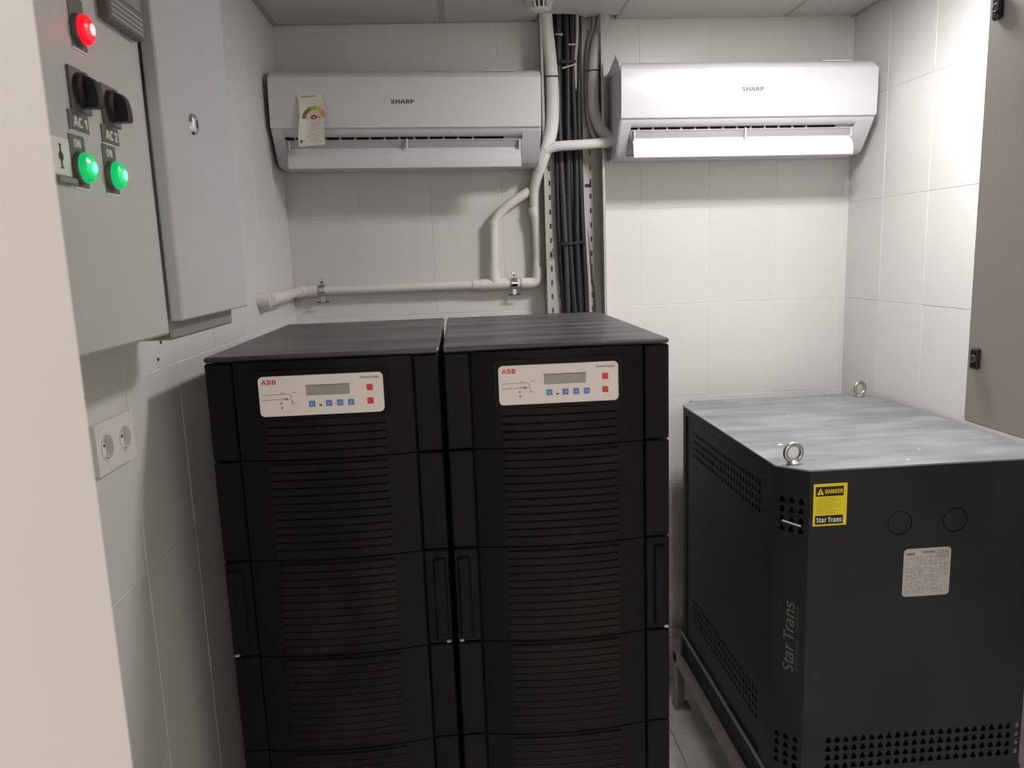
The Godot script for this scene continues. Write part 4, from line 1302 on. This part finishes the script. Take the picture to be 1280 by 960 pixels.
	for k in 4:
		obj("key_row", bx(Vector3(0, -0.024 - k * 0.0055, 0.0125), Vector3(0.082, 0.0022, 0.0012), 0.0003), M.print_pale, mt)
	# second box with a flush lock
	var s2 := node("switch_box", stretched(Vector3(XB, 1.61, 1.65)))
	s2.scale = Vector3.ONE * BS
	tag(s2, "plain grey switch box with one round lock beside the control box", "switch box")
	o = -Vector3(XB, 1.61, 1.65)
	obj("body", bx(o + Vector3((XB + FX - 0.003) / 2, 1.965, 1.656), Vector3(FX - 0.003 - XB, 0.71, 0.262), 0.003), M.edge_grey, s2)
	var D := obj("door", bx(o + Vector3(-0.3515, 1.985, 1.651), Vector3(0.017, 0.70, 0.298), 0.002), M.door_grey, s2)
	var lt := MB.new()
	lt.lathe([Vector2(0, 0.006), Vector2(0.008, 0.0058), Vector2(0.0128, 0.0040), Vector2(0.0145, 0.0)], 28, Transform3D(Basis(Vector3(0, 0, -1), Vector3(1, 0, 0), Vector3(0, -1, 0)), o + Vector3(-0.343, 1.889, 1.690)))
	var lock := obj("lock", lt, M.chrome, D)
	obj("key_slot", bx(o + Vector3(-0.3372, 1.889, 1.690), Vector3(0.002, 0.011, 0.004), 0.0008), M.plastic_black, lock)

# ---------------------------------------------------------------- right cabinet
func right_cabinet() -> void:
	var t := node("wall_cabinet", Vector3(XR, 1.349, 1.7))
	tag(t, "brownish grey metal wall cabinet hanging on the right wall, two black latches on its door", "cabinet")
	var o := -t.position
	var z0 := 1.378
	var z1 := 2.10
	var y0 := 1.349
	var y1 := 2.38
	obj("body", bx(o + Vector3((XR + 1.002) / 2, (y0 + y1) / 2, (z0 + z1) / 2), Vector3(XR - 1.002, y1 - y0 - 0.01, z1 - z0 - 0.01), 0.003), M.cab_grey, t)
	var d := obj("door", bx(o + Vector3(0.9905, (y0 + y1) / 2, (z0 + z1) / 2), Vector3(0.021, y1 - y0, z1 - z0), 0.004), M.cab_grey, t)
	for y in [1.476, 2.102]:
		var h := obj("latch", bx(o + Vector3(0.976, y, 1.409), Vector3(0.010, 0.040, 0.022), 0.003), M.plastic_black, d)
		var k := MB.new()
		k.torus(0.0062, 0.0014, Transform3D(Basis(Vector3(0, 0, 1), Vector3(0, 1, 0), Vector3(-1, 0, 0)), o + Vector3(0.9705, y, 1.409)), 20, 6)
		obj("key_ring", k, M.print_grey, h)
		obj("key_bit", bx(o + Vector3(0.9705, y, 1.409), Vector3(0.002, 0.005, 0.0025)), M.print_grey, h)

# ---------------------------------------------------------------- small things
func small_things() -> void:
	# double socket
	var t := node("double_socket", Vector3(XL, 1.423, 1.520))
	tag(t, "white double wall socket under the grey control box", "socket")
	var T := Transform3D(Basis(Vector3(0, 0, -1), Vector3(0, 1, 0), Vector3(1, 0, 0)), Vector3.ZERO)
	var b := MB.new()
	b.sheet(0.138, 0.082, 0.010, [[0.036, 0.041, 0.060, 0.060, circle(0.0205, 28)], [0.102, 0.041, 0.060, 0.060, circle(0.0205, 28)]], T * Transform3D(Basis.IDENTITY, Vector3(-0.069, -0.041, 0.0115)))
	obj("frame", b, M.socket, t)
	for x in [-0.033, 0.033]:
		var w := MB.new()
		w.lathe([Vector2(0.0, 0.0015), Vector2(0.0195, 0.0015), Vector2(0.0195, 0.0125), Vector2(0.0225, 0.0130), Vector2(0.0225, 0.0115)], 28, T * Transform3D(Basis(Vector3(1, 0, 0), Vector3(0, 0, 1), Vector3(0, -1, 0)), Vector3(x, 0, 0)))
		var s := obj("socket_well", w, M.socket, t)
		for y in [-0.0095, 0.0095]:
			var p := MB.new()
			p.prism(circle(0.0026, 12), 0.0015, 0.0022, T * Transform3D(Basis.IDENTITY, Vector3(x + y, 0, 0)))
			obj("pin_hole", p, M.plastic_black, s)
		for y in [-0.0185, 0.0185]:
			var p := MB.new()
			p.box(T * Vector3(x, y, 0.007), Vector3(0.008, 0.002, 0.004))
			obj("earth_clip", p, M.edge_grey, s)
	# smoke detector on the ceiling tile
	var d := node("smoke_detector", Vector3(0.302, HC, 0.225))
	tag(d, "white round smoke detector on the ceiling in front of the cable opening", "smoke detector")
	b = MB.new()
	b.lathe([Vector2(0.0, -0.010), Vector2(0.041, -0.010), Vector2(0.044, -0.007), Vector2(0.044, 0.0)], 32)
	obj("base", b, M.socket, d)
	b = MB.new()
	b.lathe([Vector2(0.0, -0.034), Vector2(0.018, -0.034), Vector2(0.026, -0.031), Vector2(0.028, -0.028)], 28)
	obj("cap", b, M.socket, d)
	b = MB.new()
	b.lathe([Vector2(0.0, -0.030), Vector2(0.021, -0.030), Vector2(0.026, -0.009)], 24)
	obj("chamber", b, M.plastic_black, d)
	for k in 14:
		var a := TAU * k / 14.0
		var r := MB.new()
		r.box(Vector3(cos(a) * 0.030, -0.0195, sin(a) * 0.030), Vector3(0.010, 0.021, 0.005), 0.001, Basis(Vector3(0, 1, 0), -a))
		obj("rib", r, M.socket, d)
	# screws in the left wall under the plain box
	for e in [[1.560, 1.263, "upper"], [1.529, 1.285, "lower"]]:
		var s := MB.new()
		s.lathe([Vector2(0, 0.003), Vector2(0.003, 0.0025), Vector2(0.0038, 0.0)], 12, Transform3D(Basis(Vector3(0, 0, -1), Vector3(1, 0, 0), Vector3(0, -1, 0)), Vector3.ZERO))
		tag(obj("wall_screw", s, M.print_dark, self, Vector3(XL, e[0], e[1])), "dark screw head in the left wall tile below the plain box, %s of two" % e[2], "screw")
